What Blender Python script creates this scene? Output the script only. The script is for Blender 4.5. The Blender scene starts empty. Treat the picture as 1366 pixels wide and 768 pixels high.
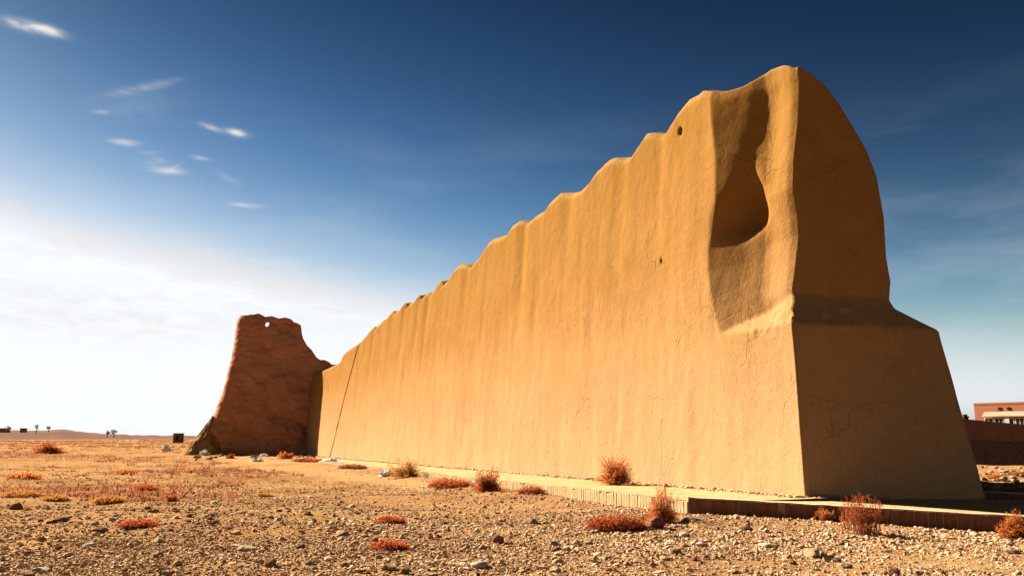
import bpy, math, random
import numpy as np
from mathutils import Vector, Matrix

R = math.radians
scene = bpy.context.scene
COL = scene.collection

# ------------------------------------------------------------------ camera
CAMZ = 1.6
FPX = 1100.0                     # focal length in pixels of a 1366 px wide picture
PITCH = math.atan(198.0 / FPX)
cam_d = bpy.data.cameras.new('camera')
cam = bpy.data.objects.new('camera', cam_d)
COL.objects.link(cam)
cam_d.sensor_width = 36.0
cam_d.lens = 36.0 * FPX / 1366.0
cam_d.clip_start = 0.1
cam_d.clip_end = 20000
cam.location = (0, 0, CAMZ)
cam.rotation_euler = (R(90) + PITCH, 0, 0)
scene.camera = cam

# ------------------------------------------------------------------ sun, sky, exposure
SUN_AZ = 54.0                    # degrees left of straight ahead (+Y)
SUN_EL = 30.5
SUN_DIR = Vector((-math.sin(R(SUN_AZ)) * math.cos(R(SUN_EL)), math.cos(R(SUN_AZ)) * math.cos(R(SUN_EL)), math.sin(R(SUN_EL))))
sun_d = bpy.data.lights.new('sun', 'SUN')
sun_d.energy = 5.0
sun_d.angle = R(0.53)
sun_d.color = (1.0, 0.89, 0.78)
sun = bpy.data.objects.new('sun', sun_d)
COL.objects.link(sun)
sun.location = (-30, 20, 40)
sun.rotation_euler = SUN_DIR.to_track_quat('Z', 'Y').to_euler()

vs = scene.view_settings
vs.view_transform = 'Standard'
vs.look = 'None'
vs.gamma = 1.0
vs.use_curve_mapping = False
vs.exposure = 2.58

SKY_STRENGTH = 0.06
SKY_GAMMA = 2.4
SKY_PRE = 1.0


def pix_dir(px, py):
    a = (px - 683.0) / FPX
    b = (384.0 - py) / FPX
    cp, sp = math.cos(PITCH), math.sin(PITCH)
    return Vector((a, cp - b * sp, sp + b * cp))


world = bpy.data.worlds.new('World')
scene.world = world
world.use_nodes = True
wt = world.node_tree
wt.nodes.clear()


def wn(kind, **kw):
    n = wt.nodes.new(kind)
    for k, v in kw.items():
        setattr(n, k, v)
    return n


def wmath(op, a, b=None, c=None, clamp=False):
    n = wn('ShaderNodeMath', operation=op, use_clamp=clamp)
    for i, v in enumerate((a, b, c)):
        if v is None:
            continue
        if isinstance(v, (int, float)):
            n.inputs[i].default_value = v
        else:
            wt.links.new(v, n.inputs[i])
    return n.outputs[0]


sky = wn('ShaderNodeTexSky', sky_type='NISHITA')
sky.sun_disc = False
sky.sun_elevation = R(SUN_EL)
sky.sun_rotation = R(-SUN_AZ)
sky.air_density = 1.0
sky.dust_density = 0.2
sky.ozone_density = 1.0
pre = wn('ShaderNodeVectorMath', operation='SCALE')
pre.inputs['Scale'].default_value = SKY_PRE
wt.links.new(sky.outputs[0], pre.inputs[0])
gam = wn('ShaderNodeGamma')
gam.inputs[1].default_value = SKY_GAMMA
wt.links.new(pre.outputs[0], gam.inputs[0])
tc = wn('ShaderNodeTexCoord')
DIRV = tc.outputs['Generated']
# the air is clearest overhead and palest towards the horizon
sepd = wn('ShaderNodeSeparateXYZ')
wt.links.new(DIRV, sepd.inputs[0])
elev = wmath('ABSOLUTE', sepd.outputs[2])
clear = wmath('MULTIPLY', wmath('EXPONENT', wmath('MULTIPLY', elev, -3.3)), wmath('SUBTRACT', 1.0, wmath('MULTIPLY', wmath('EXPONENT', wmath('MULTIPLY', elev, -14.0)), 0.75)))
tone = wn('ShaderNodeVectorMath', operation='MULTIPLY')
wt.links.new(gam.outputs[0], tone.inputs[0])
tone.inputs[1].default_value = (0.047, 0.060, 0.0475)
tone2 = wn('ShaderNodeVectorMath', operation='SCALE')
wt.links.new(tone.outputs[0], tone2.inputs[0])
wt.links.new(clear, tone2.inputs['Scale'])
bw_ = wn('ShaderNodeRGBToBW')
wt.links.new(tone2.outputs[0], bw_.inputs[0])
pale = wn('ShaderNodeMix', data_type='RGBA', blend_type='MIX')
wt.links.new(wmath('MAXIMUM', wmath('MULTIPLY', wmath('EXPONENT', wmath('MULTIPLY', elev, -4.5)), 0.80), wmath('MULTIPLY', bw_.outputs[0], 0.42, clamp=True)), pale.inputs[0])
wt.links.new(tone2.outputs[0], pale.inputs[6])
pcol = wn('ShaderNodeVectorMath', operation='SCALE')
pcol.inputs[0].default_value = (0.97, 1.0, 1.07)
wt.links.new(bw_.outputs[0], pcol.inputs['Scale'])
wt.links.new(pcol.outputs[0], pale.inputs[7])
# streaky noise that breaks the wisps up
mp = wn('ShaderNodeMapping')
mp.inputs['Rotation'].default_value = (0, R(12), 0)
mp.inputs['Scale'].default_value = (16, 16, 60)
wt.links.new(DIRV, mp.inputs[0])
nz = wn('ShaderNodeTexNoise')
nz.inputs['Scale'].default_value = 1.6
nz.inputs['Detail'].default_value = 7
nz.inputs['Roughness'].default_value = 0.62
nz.inputs['Distortion'].default_value = 0.6
wt.links.new(mp.outputs[0], nz.inputs['Vector'])
NOISE = nz.outputs[0]
wisps = [  # px, py, half width, half height, tilt deg (down to the right positive), strength
    (40, 36, 26, 8, 14, 1.5), (66, 42, 18, 7, 16, 1.4), (188, 118, 52, 7, -12, 0.36), (185, 140, 60, 26, -6, 0.10), (133, 150, 11, 4, 4, 0.5),
    (282, 170, 15, 4.5, 18, 1.2), (314, 177, 15, 6, 14, 1.4), (166, 190, 18, 5, 8, 1.1), (205, 204, 14, 4, 4, 0.7),
    (222, 227, 24, 6, 6, 1.0), (238, 220, 9, 4, -24, 0.6), (266, 211, 13, 4, 10, 0.55), (330, 274, 24, 4, 4, 0.8),
    (270, 352, 190, 34, 8, 0.55), (150, 420, 330, 70, 3, 0.6), (430, 400, 150, 34, 12, 0.4), (60, 330, 120, 26, -4, 0.35), (5, 275, 22, 8, 10, 0.9), (305, 238, 20, 6, 26, 0.25), (208, 215, 18, 6, 0, 0.35),
]
total = None
for (px, py, hw, hh, tilt, st) in wisps:
    c = pix_dir(px, py).normalized()
    r = pix_dir(px + 50 * math.cos(R(tilt)), py + 50 * math.sin(R(tilt))).normalized() - c
    r = (r - c * r.dot(c)).normalized()
    u = c.cross(r)
    depth = pix_dir(px, py).length
    vals = []
    for ax, half in ((r, hw * 0.78), (u, hh * 0.66)):
        d = wn('ShaderNodeVectorMath', operation='DOT_PRODUCT')
        d.inputs[1].default_value = ax * (FPX * depth / depth ** 2 / half) * depth
        wt.links.new(DIRV, d.inputs[0])
        vals.append(wmath('MULTIPLY', d.outputs['Value'], d.outputs['Value']))
    front = wn('ShaderNodeVectorMath', operation='DOT_PRODUCT')
    front.inputs[1].default_value = c
    wt.links.new(DIRV, front.inputs[0])
    g = wmath('EXPONENT', wmath('MULTIPLY', wmath('ADD', vals[0], vals[1]), -1.0))
    g = wmath('MULTIPLY', g, wmath('GREATER_THAN', front.outputs['Value'], 0.0))
    g = wmath('MULTIPLY', g, st * (0.78 if hw < 70 else 1.0))
    total = g if total is None else wmath('ADD', total, g)
shape = wmath('MULTIPLY', wmath('SUBTRACT', NOISE, 0.30), 3.2, clamp=True)
shape2 = wmath('ADD', wmath('MULTIPLY', shape, 1.0), 0.0)
cl = wmath('MULTIPLY', wmath('MULTIPLY', total, shape2), 1.0, clamp=True)
# a thin high veil everywhere, streaky
mp2 = wn('ShaderNodeMapping')
mp2.inputs['Scale'].default_value = (2.2, 2.2, 9)
mp2.inputs['Rotation'].default_value = (R(6), R(-8), 0)
wt.links.new(DIRV, mp2.inputs[0])
nz2 = wn('ShaderNodeTexNoise')
nz2.inputs['Scale'].default_value = 1.7
nz2.inputs['Detail'].default_value = 6
nz2.inputs['Roughness'].default_value = 0.55
wt.links.new(mp2.outputs[0], nz2.inputs['Vector'])
veil = wmath('MULTIPLY', wmath('SUBTRACT', nz2.outputs[0], 0.45, clamp=True), 1.6, clamp=True)
lowband = wmath('SUBTRACT', 1.0, wmath('MULTIPLY', wmath('ABSOLUTE', sepd.outputs[2]), 2.6), clamp=True)
veil = wmath('MULTIPLY', veil, lowband)
mxv = wn('ShaderNodeMix', data_type='RGBA', blend_type='MIX')
wt.links.new(veil, mxv.inputs[0])
cap_ = wn('ShaderNodeVectorMath', operation='MINIMUM')
wt.links.new(pale.outputs[2], cap_.inputs[0])
cap_.inputs[1].default_value = (2.75, 2.85, 3.0)
wt.links.new(cap_.outputs[0], mxv.inputs[6])
mxv.inputs[7].default_value = (2.1, 2.25, 2.35, 1)
mx = wn('ShaderNodeMix', data_type='RGBA', blend_type='MIX')
wt.links.new(cl, mx.inputs[0])
wt.links.new(mxv.outputs[2], mx.inputs[6])
mx.inputs[7].default_value = (2.3, 2.25, 2.2, 1)
bg = wn('ShaderNodeBackground')
bg.inputs[1].default_value = SKY_STRENGTH
wt.links.new(mx.outputs[2], bg.inputs[0])
wo = wn('ShaderNodeOutputWorld')
wt.links.new(bg.outputs[0], wo.inputs[0])

# ------------------------------------------------------------------ helpers
rng = np.random.default_rng(11)
random.seed(5)


def _hash(ix, iy, iz, seed):
    h = (ix * 374761393 + iy * 668265263 + iz * 2147483647 + seed * 1442695040) & 0xFFFFFFFF
    h = ((h ^ (h >> 13)) * 1274126177) & 0xFFFFFFFF
    h = (h ^ (h >> 16)) & 0xFFFFFFFF
    return h / 4294967295.0


def vnoise(x, y, z=0.0, seed=0):
    x, y, z = np.broadcast_arrays(np.asarray(x, float), np.asarray(y, float), np.asarray(z, float))
    ix, iy, iz = np.floor(x).astype(np.int64), np.floor(y).astype(np.int64), np.floor(z).astype(np.int64)
    fx, fy, fz = x - ix, y - iy, z - iz
    fx, fy, fz = [f * f * f * (f * (f * 6 - 15) + 10) for f in (fx, fy, fz)]
    out = 0
    for a in (0, 1):
        for b in (0, 1):
            for c in (0, 1):
                w = (fx if a else 1 - fx) * (fy if b else 1 - fy) * (fz if c else 1 - fz)
                out = out + w * _hash(ix + a, iy + b, iz + c, seed)
    return out * 2 - 1


def fbm(x, y, z=0.0, octaves=4, seed=0, gain=0.5):
    a, f, s = 1.0, 1.0, 0.0
    for o in range(octaves):
        s = s + a * vnoise(np.asarray(x) * f + 17.3 * o, np.asarray(y) * f - 9.1 * o, np.asarray(z) * f + 3.7 * o, seed + o)
        a *= gain
        f *= 2.03
    return s


def sstep(a, b, x):
    t = np.clip((np.asarray(x, float) - a) / (b - a), 0, 1)
    return t * t * (3 - 2 * t)


def make_mesh(name, verts, faces, mat=None, smooth=False):
    me = bpy.data.meshes.new(name)
    verts = np.asarray(verts, np.float32)
    faces = np.asarray(faces, np.int32)
    n, k = faces.shape
    me.vertices.add(len(verts))
    me.vertices.foreach_set('co', verts.ravel())
    me.loops.add(n * k)
    me.loops.foreach_set('vertex_index', faces.ravel())
    me.polygons.add(n)
    me.polygons.foreach_set('loop_start', np.arange(0, n * k, k, dtype=np.int32))
    me.polygons.foreach_set('loop_total', np.full(n, k, np.int32))
    me.polygons.foreach_set('use_smooth', np.full(n, bool(smooth)))
    me.update(calc_edges=True)
    me.validate()
    if mat is not None:
        me.materials.append(mat)
    return me


def link(name, me, parent=None, loc=None, rot=None, scale=None):
    o = bpy.data.objects.new(name, me)
    COL.objects.link(o)
    if parent is not None:
        o.parent = parent
    if loc is not None:
        o.location = loc
    if rot is not None:
        o.rotation_euler = rot
    if scale is not None:
        o.scale = scale
    return o


def tag(o, label=None, cat=None, group=None, kind=None):
    if label:
        o['label'] = label
    if cat:
        o['category'] = cat
    if group:
        o['group'] = group
    if kind:
        o['kind'] = kind
    return o


def grid_faces(nu, nv, off=0, flip=False):
    i, j = np.meshgrid(np.arange(nu - 1), np.arange(nv - 1), indexing='ij')
    a = (i * nv + j).ravel() + off
    b = ((i + 1) * nv + j).ravel() + off
    c = ((i + 1) * nv + j + 1).ravel() + off
    d = (i * nv + j + 1).ravel() + off
    return np.stack([a, d, c, b] if flip else [a, b, c, d], 1)


def box_data(x0, x1, y0, y1, z0, z1):
    v = np.array([[x, y, z] for x in (x0, x1) for y in (y0, y1) for z in (z0, z1)], float)
    f = np.array([[0, 1, 3, 2], [4, 6, 7, 5], [0, 4, 5, 1], [2, 3, 7, 6], [0, 2, 6, 4], [1, 5, 7, 3]])
    return v, f


class MB:
    def __init__(self):
        self.v, self.f, self.n = [], [], 0

    def add(self, v, f):
        self.v.append(np.asarray(v, float))
        self.f.append(np.asarray(f) + self.n)
        self.n += len(v)

    def box(self, *a):
        self.add(*box_data(*a))

    def build(self, name, mat, parent=None, smooth=False, loc=None, rot=None):
        me = make_mesh(name, np.concatenate(self.v), np.concatenate(self.f), mat, smooth)
        return link(name, me, parent, loc, rot)


# ------------------------------------------------------------------ materials
class NT:
    def __init__(self, name, rough=0.95):
        self.m = bpy.data.materials.new(name)
        self.m.use_nodes = True
        self.t = self.m.node_tree
        self.b = self.t.nodes['Principled BSDF']
        self.b.inputs['Roughness'].default_value = rough
        self.b.inputs['Specular IOR Level'].default_value = 0.0
        self.pos = self.n('ShaderNodeNewGeometry').outputs['Position']

    def n(self, kind, **kw):
        n = self.t.nodes.new(kind)
        for k, v in kw.items():
            setattr(n, k, v)
        return n

    def l(self, a, b):
        self.t.links.new(a, b)

    def noise(self, scale, detail=4, rough=0.55, vec=None, sc3=None, dist=0.0):
        n = self.n('ShaderNodeTexNoise')
        n.inputs['Scale'].default_value = scale
        n.inputs['Detail'].default_value = detail
        n.inputs['Roughness'].default_value = rough
        n.inputs['Distortion'].default_value = dist
        v = vec or self.pos
        if sc3:
            m = self.n('ShaderNodeMapping')
            m.inputs['Scale'].default_value = sc3
            self.l(v, m.inputs[0])
            v = m.outputs[0]
        self.l(v, n.inputs['Vector'])
        return n.outputs[0]

    def ramp(self, fac, stops):
        r = self.n('ShaderNodeValToRGB')
        e = r.color_ramp.elements
        while len(e) < len(stops):
            e.new(0.5)
        for el, (p, c) in zip(e, stops):
            el.position = p
            el.color = (*c, 1) if len(c) == 3 else c
        self.l(fac, r.inputs[0])
        return r.outputs[0]

    def gray(self, fac, a, b, lo=0.0, hi=1.0):
        n = self.n('ShaderNodeMapRange')
        n.inputs[1].default_value = a
        n.inputs[2].default_value = b
        n.inputs[3].default_value = lo
        n.inputs[4].default_value = hi
        self.l(fac, n.inputs[0])
        return n.outputs[0]

    def math(self, op, a, b=None, clamp=False):
        n = self.n('ShaderNodeMath', operation=op, use_clamp=clamp)
        for i, v in enumerate((a, b)):
            if v is None:
                continue
            if isinstance(v, (int, float)):
                n.inputs[i].default_value = v
            else:
                self.l(v, n.inputs[i])
        return n.outputs[0]

    def mix(self, fac, a, b, mode='MIX'):
        n = self.n('ShaderNodeMix', data_type='RGBA', blend_type=mode)
        for sock, v in ((0, fac), (6, a), (7, b)):
            if isinstance(v, (int, float)):
                n.inputs[sock].default_value = v
            elif isinstance(v, tuple):
                n.inputs[sock].default_value = (*v, 1)
            else:
                self.l(v, n.inputs[sock])
        return n.outputs[2]

    def bump(self, h, dist=0.02, strength=1.0, normal=None):
        n = self.n('ShaderNodeBump')
        n.inputs['Distance'].default_value = dist
        n.inputs['Strength'].default_value = strength
        self.l(h, n.inputs['Height'])
        if normal is not None:
            self.l(normal, n.inputs['Normal'])
        return n.outputs[0]

    def out(self, col, normal=None, dark=0.585):
        if isinstance(col, tuple):
            col = tuple(v * dark for v in col)
        else:
            col = self.mix(1.0, col, (dark, dark, dark), 'MULTIPLY')
        if isinstance(col, tuple):
            self.b.inputs['Base Color'].default_value = (*col, 1)
        else:
            self.l(col, self.b.inputs['Base Color'])
        if normal is not None:
            self.l(normal, self.b.inputs['Normal'])
        return self.m


def mat_plaster():
    k = NT('mud_straw_plaster')
    big = k.noise(0.35, 4, 0.6)
    streak = k.noise(1.0, 5, 0.6, sc3=(1.6, 1.6, 0.10))
    fine = k.noise(14, 5, 0.7)
    mid = k.noise(2.6, 4, 0.6)
    c = k.ramp(big, [(0.30, (0.300, 0.140, 0.038)), (0.55, (0.350, 0.170, 0.051)), (0.75, (0.392, 0.200, 0.066))])
    c = k.mix(k.gray(streak, 0.42, 0.75, 0.0, 0.26), c, (0.240, 0.120, 0.030))
    c = k.mix(k.gray(mid, 0.35, 0.7, 0.0, 0.30), c, (0.360, 0.215, 0.075))
    # old repair patches
    c = k.mix(k.gray(k.noise(0.55, 3, 0.5, dist=1.2), 0.54, 0.60, 0.0, 0.30), c, (0.400, 0.210, 0.075))
    c = k.mix(k.gray(k.noise(1.0, 4, 0.6, sc3=(0.7, 0.7, 0.16)), 0.56, 0.70, 0.0, 0.22), c, (0.250, 0.112, 0.034))
    # colour turns paler towards the foot, deeper orange towards the top
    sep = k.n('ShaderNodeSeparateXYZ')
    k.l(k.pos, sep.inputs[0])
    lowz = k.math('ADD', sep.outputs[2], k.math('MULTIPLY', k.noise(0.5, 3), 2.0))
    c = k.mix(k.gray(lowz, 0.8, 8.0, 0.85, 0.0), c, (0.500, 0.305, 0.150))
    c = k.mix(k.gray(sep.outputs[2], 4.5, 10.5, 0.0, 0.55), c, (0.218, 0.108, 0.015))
    c = k.mix(k.gray(fine, 0.35, 0.70, 0.0, 0.45), c, (0.205, 0.105, 0.028))
    # hairline cracks
    wob = k.n('ShaderNodeVectorMath', operation='ADD')
    k.l(k.pos, wob.inputs[0])
    nv = k.n('ShaderNodeTexNoise')
    nv.inputs['Scale'].default_value = 1.4
    nv.inputs['Detail'].default_value = 4
    k.l(k.pos, nv.inputs['Vector'])
    k.l(nv.outputs['Color'], wob.inputs[1])
    vor = k.n('ShaderNodeTexVoronoi', feature='DISTANCE_TO_EDGE')
    vor.inputs['Scale'].default_value = 0.42
    k.l(wob.outputs[0], vor.inputs['Vector'])
    crack = k.math('MULTIPLY', k.gray(vor.outputs['Distance'], 0.0, 0.010, 1.0, 0.0), k.gray(k.noise(0.5, 3), 0.50, 0.60))
    c = k.mix(k.math('MULTIPLY', crack, 0.28), c, (0.16, 0.075, 0.025))
    # loose debris lying on ledges
    nz = k.n('ShaderNodeSeparateXYZ')
    k.l(k.n('ShaderNodeNewGeometry').outputs['Normal'], nz.inputs[0])
    deb = k.math('MULTIPLY', k.gray(nz.outputs[2], 0.35, 0.6, 0.0, 0.8), k.gray(k.noise(11, 4, 0.8), 0.45, 0.58))
    c = k.mix(deb, c, (0.36, 0.23, 0.10))
    h = k.math('ADD', k.math('MULTIPLY', fine, 0.5), k.math('MULTIPLY', k.noise(34, 3, 0.7), 0.35))
    h = k.math('ADD', h, k.math('MULTIPLY', mid, 1.0))
    h = k.math('ADD', h, k.math('MULTIPLY', streak, 0.35))
    return k.out(c, k.bump(k.math('SUBTRACT', k.math('MULTIPLY', h, k.gray(k.noise(0.45, 3), 0.35, 0.65, 0.45, 1.0)), k.math('MULTIPLY', crack, 0.3)), 0.038, 1.0))


def mat_ruin():
    k = NT('eroded_mud_brick')
    lay = k.noise(1.0, 5, 0.65, sc3=(1.1, 1.1, 2.4))
    big = k.noise(0.6, 5, 0.65)
    c = k.ramp(big, [(0.3, (0.42, 0.180, 0.090)), (0.55, (0.50, 0.228, 0.112)), (0.8, (0.57, 0.270, 0.135))])
    c = k.mix(k.gray(lay, 0.4, 0.7, 0.0, 0.4), c, (0.360, 0.145, 0.075))
    h = k.math('ADD', k.math('MULTIPLY', lay, 1.0), k.math('MULTIPLY', k.noise(5, 5, 0.7), 0.6))
    return k.out(c, k.bump(h, 0.13, 1.0))


def mat_ground():
    k = NT('stony_desert_ground', 1.0)
    at = k.n('ShaderNodeAttribute', attribute_name='sand')
    sand = at.outputs['Fac']
    big = k.noise(0.22, 5, 0.6)
    med = k.noise(1.3, 5, 0.65)
    fine = k.noise(16, 4, 0.75)
    c = k.ramp(big, [(0.28, (0.255, 0.112, 0.044)), (0.5, (0.390, 0.203, 0.080)), (0.7, (0.490, 0.280, 0.118))])
    c = k.mix(k.gray(med, 0.45, 0.72, 0.0, 0.65), c, (0.250, 0.092, 0.028))
    c = k.mix(k.gray(k.noise(0.8, 4, 0.6), 0.55, 0.75, 0.0, 0.6), c, (0.390, 0.200, 0.048))
    c = k.mix(k.gray(fine, 0.45, 0.72, 0.0, 0.55), c, (0.150, 0.075, 0.034))
    c = k.mix(k.math('MULTIPLY', sand, 0.85), c, k.mix(k.gray(fine, 0.4, 0.7, 0, 0.5), (0.450, 0.275, 0.110), (0.340, 0.190, 0.070)))
    c = k.mix(k.gray(k.noise(55, 3, 0.8), 0.50, 0.66, 0.0, 0.55), c, (0.56, 0.36, 0.165))
    c = k.mix(k.gray(k.noise(38, 3, 0.8), 0.56, 0.70, 0.0, 0.6), c, (0.13, 0.065, 0.034))
    h = k.math('ADD', k.math('MULTIPLY', fine, 0.8), k.math('MULTIPLY', med, 2.0))
    h = k.math('ADD', h, k.math('MULTIPLY', k.noise(45, 3, 0.7), 0.35))
    return k.out(c, k.bump(h, 0.06, 1.0))


def mat_stone(name, stops, bumpd=0.02):
    k = NT(name, 0.9)
    oi = k.n('ShaderNodeObjectInfo')
    nzv = k.noise(9, 4, 0.6)
    ri = k.n('ShaderNodeNewGeometry').outputs['Random Per Island']
    c = k.ramp(ri, stops)
    c = k.mix(k.gray(oi.outputs['Random'], 0, 1, 0.0, 0.35), c, (0.30, 0.20, 0.11))
    c = k.mix(k.gray(nzv, 0.4, 0.7, 0, 0.4), c, (0.20, 0.11, 0.055))
    return k.out(c, k.bump(k.noise(30, 4, 0.7), bumpd, 0.8))


def mat_plain(name, col, var=None, scale=6.0, rough=0.9, bumpd=0.0, random_obj=0.0):
    k = NT(name, rough)
    c = k.mix(k.gray(k.noise(scale, 4, 0.6), 0.35, 0.7), col, var or tuple(x * 0.7 for x in col))
    if random_obj:
        oi = k.n('ShaderNodeObjectInfo')
        c = k.mix(k.gray(oi.outputs['Random'], 0, 1, 0.0, random_obj), c, tuple(x * 0.55 for x in col))
    return k.out(c, k.bump(k.noise(scale * 4, 4, 0.7), bumpd, 1.0) if bumpd else None)


def mat_twig(name, a, b):
    k = NT(name, 0.8)
    ri = k.n('ShaderNodeNewGeometry').outputs['Random Per Island']
    c = k.mix(ri, a, b)
    k.b.inputs['Transmission Weight'].default_value = 0.0
    m = k.out(c)
    # thin dry leaves let some light through
    tr = k.n('ShaderNodeBsdfTranslucent')
    k.l(c, tr.inputs[0])
    ms = k.n('ShaderNodeMixShader')
    ms.inputs[0].default_value = 0.35
    k.l(k.b.outputs[0], ms.inputs[1])
    k.l(tr.outputs[0], ms.inputs[2])
    k.l(ms.outputs[0], k.t.nodes['Material Output'].inputs[0])
    return m


M = {}
M['plaster'] = mat_plaster()
M['ruin'] = mat_ruin()
M['ground'] = mat_ground()
M['wash'] = mat_plain('washed_earth', (0.44, 0.250, 0.085), (0.28, 0.140, 0.050), 1.6, 1.0, 0.12)
M['gravel'] = mat_stone('gravel_stone', [(0.0, (0.46, 0.262, 0.130)), (0.35, (0.68, 0.430, 0.215)), (0.7, (0.86, 0.60, 0.330)), (0.93, (0.44, 0.19, 0.095)), (1.0, (0.95, 0.77, 0.52))])
M['stone_tan'] = mat_stone('tan_stone', [(0.0, (0.34, 0.23, 0.12)), (1.0, (0.40, 0.28, 0.15))])
M['stone_red'] = mat_stone('red_stone', [(0.0, (0.17, 0.065, 0.045)), (1.0, (0.20, 0.08, 0.05))])
M['stone_pale'] = mat_stone('pale_stone', [(0.0, (0.55, 0.45, 0.32)), (1.0, (0.60, 0.50, 0.36))])
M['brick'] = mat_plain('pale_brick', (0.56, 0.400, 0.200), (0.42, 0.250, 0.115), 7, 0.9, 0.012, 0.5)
M['brick_shade'] = mat_plain('shade_darkened_brick', (0.30, 0.125, 0.065), (0.22, 0.085, 0.045), 7, 0.9, 0.012, 0.45)  # darker, redder copy of the kerb brick: shade put into the colour
M['cap'] = mat_plain('sunlit_top_tone', (0.74, 0.56, 0.32), (0.60, 0.44, 0.24), 5, 0.95, 0.012)  # kerb-top cream: sunlight on the bricks put into the colour
M['mortar'] = mat_plain('mortar', (0.40, 0.28, 0.15), None, 9, 0.95, 0.01)
M['apron'] = mat_plain('packed_earth', (0.56, 0.375, 0.175), (0.42, 0.265, 0.115), 2.5, 1.0, 0.03)
M['twig_orange'] = mat_twig('dry_orange_twig', (0.68, 0.230, 0.040), (0.42, 0.100, 0.020))
M['twig_red'] = mat_twig('dry_red_twig', (0.50, 0.115, 0.030), (0.27, 0.050, 0.022))
M['twig_ochre'] = mat_twig('dry_ochre_twig', (0.52, 0.25, 0.055), (0.36, 0.145, 0.032))
M['twig_brown'] = mat_twig('dry_brown_twig', (0.24, 0.075, 0.030), (0.33, 0.150, 0.055))
M['scrub'] = mat_twig('dry_scrub_stem', (0.30, 0.115, 0.045), (0.16, 0.060, 0.030))
M['leaf_dark'] = mat_twig('far_tree_leaf', (0.22, 0.18, 0.13), (0.14, 0.11, 0.08))
M['bark'] = mat_plain('bark', (0.10, 0.075, 0.05))
M['plastic'] = mat_plain('white_plastic', (1.0, 0.97, 0.93), (0.9, 0.87, 0.83), 12, 0.5)
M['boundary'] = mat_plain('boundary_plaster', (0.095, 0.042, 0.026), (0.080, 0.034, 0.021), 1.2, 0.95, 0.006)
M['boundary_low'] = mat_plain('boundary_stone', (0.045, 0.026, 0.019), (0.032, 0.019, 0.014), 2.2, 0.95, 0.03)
M['house'] = mat_plain('house_render', (0.46, 0.185, 0.095), (0.40, 0.16, 0.080), 0.8, 0.95)
M['house_side'] = mat_plain('shaded_side_and_hut_wall', (0.22, 0.105, 0.060), None, 1.5, 0.95)  # house side: shade put into a darker wall colour; the hut shares it
M['roofing'] = mat_plain('sheet_roof', (0.46, 0.31, 0.20), (0.36, 0.24, 0.15), 1.4, 0.8)
M['frame'] = mat_plain('window_paint', (0.72, 0.66, 0.55), None, 3, 0.6)
M['dark'] = mat_plain('dark_opening', (0.035, 0.025, 0.022), None, 3)
M['far_hill'] = mat_plain('far_ridge', (0.20, 0.120, 0.085), (0.15, 0.090, 0.065), 0.02, 1.0)
gk = NT('window_glass', 0.1)
gk.b.inputs['Specular IOR Level'].default_value = 0.5
M['glass'] = gk.out((0.06, 0.065, 0.07))

# ------------------------------------------------------------------ ray helpers
CAM = Vector((0, 0, CAMZ))


def at_y(px, py, Y):
    d = pix_dir(px, py)
    return CAM + d * (Y / d.y)


def at_z(px, py, z):
    d = pix_dir(px, py)
    return CAM + d * ((z - CAMZ) / d.z)


def solve_ray(px, py, fn, lo=3.0, hi=400.0, n=900):
    """first crossing of fn(x,y,z)=0 (from negative to positive) along the pixel's ray"""
    d = pix_dir(px, py)
    d = d / d.y
    ys = np.linspace(lo, hi, n)
    v = fn(d.x * ys, ys, CAMZ + d.z * ys)
    idx = np.where((v[:-1] < 0) & (v[1:] >= 0))[0]
    if len(idx) == 0:
        i = int(np.argmin(np.abs(v)))
        return CAM + d * ys[i]
    i = idx[0]
    a, b = ys[i], ys[i + 1]
    for _ in range(40):
        m = 0.5 * (a + b)
        vm = float(fn(np.array([d.x * m]), np.array([m]), np.array([CAMZ + d.z * m]))[0])
        if vm < 0:
            a = m
        else:
            b = m
    return CAM + d * (0.5 * (a + b))


# ------------------------------------------------------------------ wall frame (s along the wall, t into it)
WA = R(21.5)
A = at_z(1075, 663, 0.28)
DV = Vector((-math.sin(WA), math.cos(WA)))
NV = Vector((math.cos(WA), math.sin(WA)))


def to_st(x, y):
    dx, dy = x - A.x, y - A.y
    return dx * DV.x + dy * DV.y, dx * NV.x + dy * NV.y


def from_st(s, t):
    return A.x + s * DV.x + t * NV.x, A.y + s * DV.y + t * NV.y


_far = solve_ray(405, 607.5, lambda x, y, z: to_st(x, y)[1], 20, 400)
S_END = to_st(_far.x, _far.y)[0]
Z_FAR = _far.z


def z0(s):
    return A.z + (Z_FAR - A.z) * np.clip(np.asarray(s, float) / S_END, -0.05, 1.3)


BT = 0.065

# kerb lines
J = at_y(918, 664, 17.2)                      # where the lit run meets the shaded run
J_st = to_st(J.x, J.y)
KR = at_y(1312, 686.5, 16.0)                  # a point on the shaded run
kr_dir = Vector((KR.x - J.x, KR.y - J.y)).normalized()
kr_end = Vector((J.x, J.y)) + kr_dir * 9.2


def zk_left(s):
    return z0(s) + 0.015


def zk_right(dist):
    L0 = (Vector((KR.x, KR.y)) - Vector((J.x, J.y))).length
    return J.z + (KR.z - J.z) * dist / L0


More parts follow.
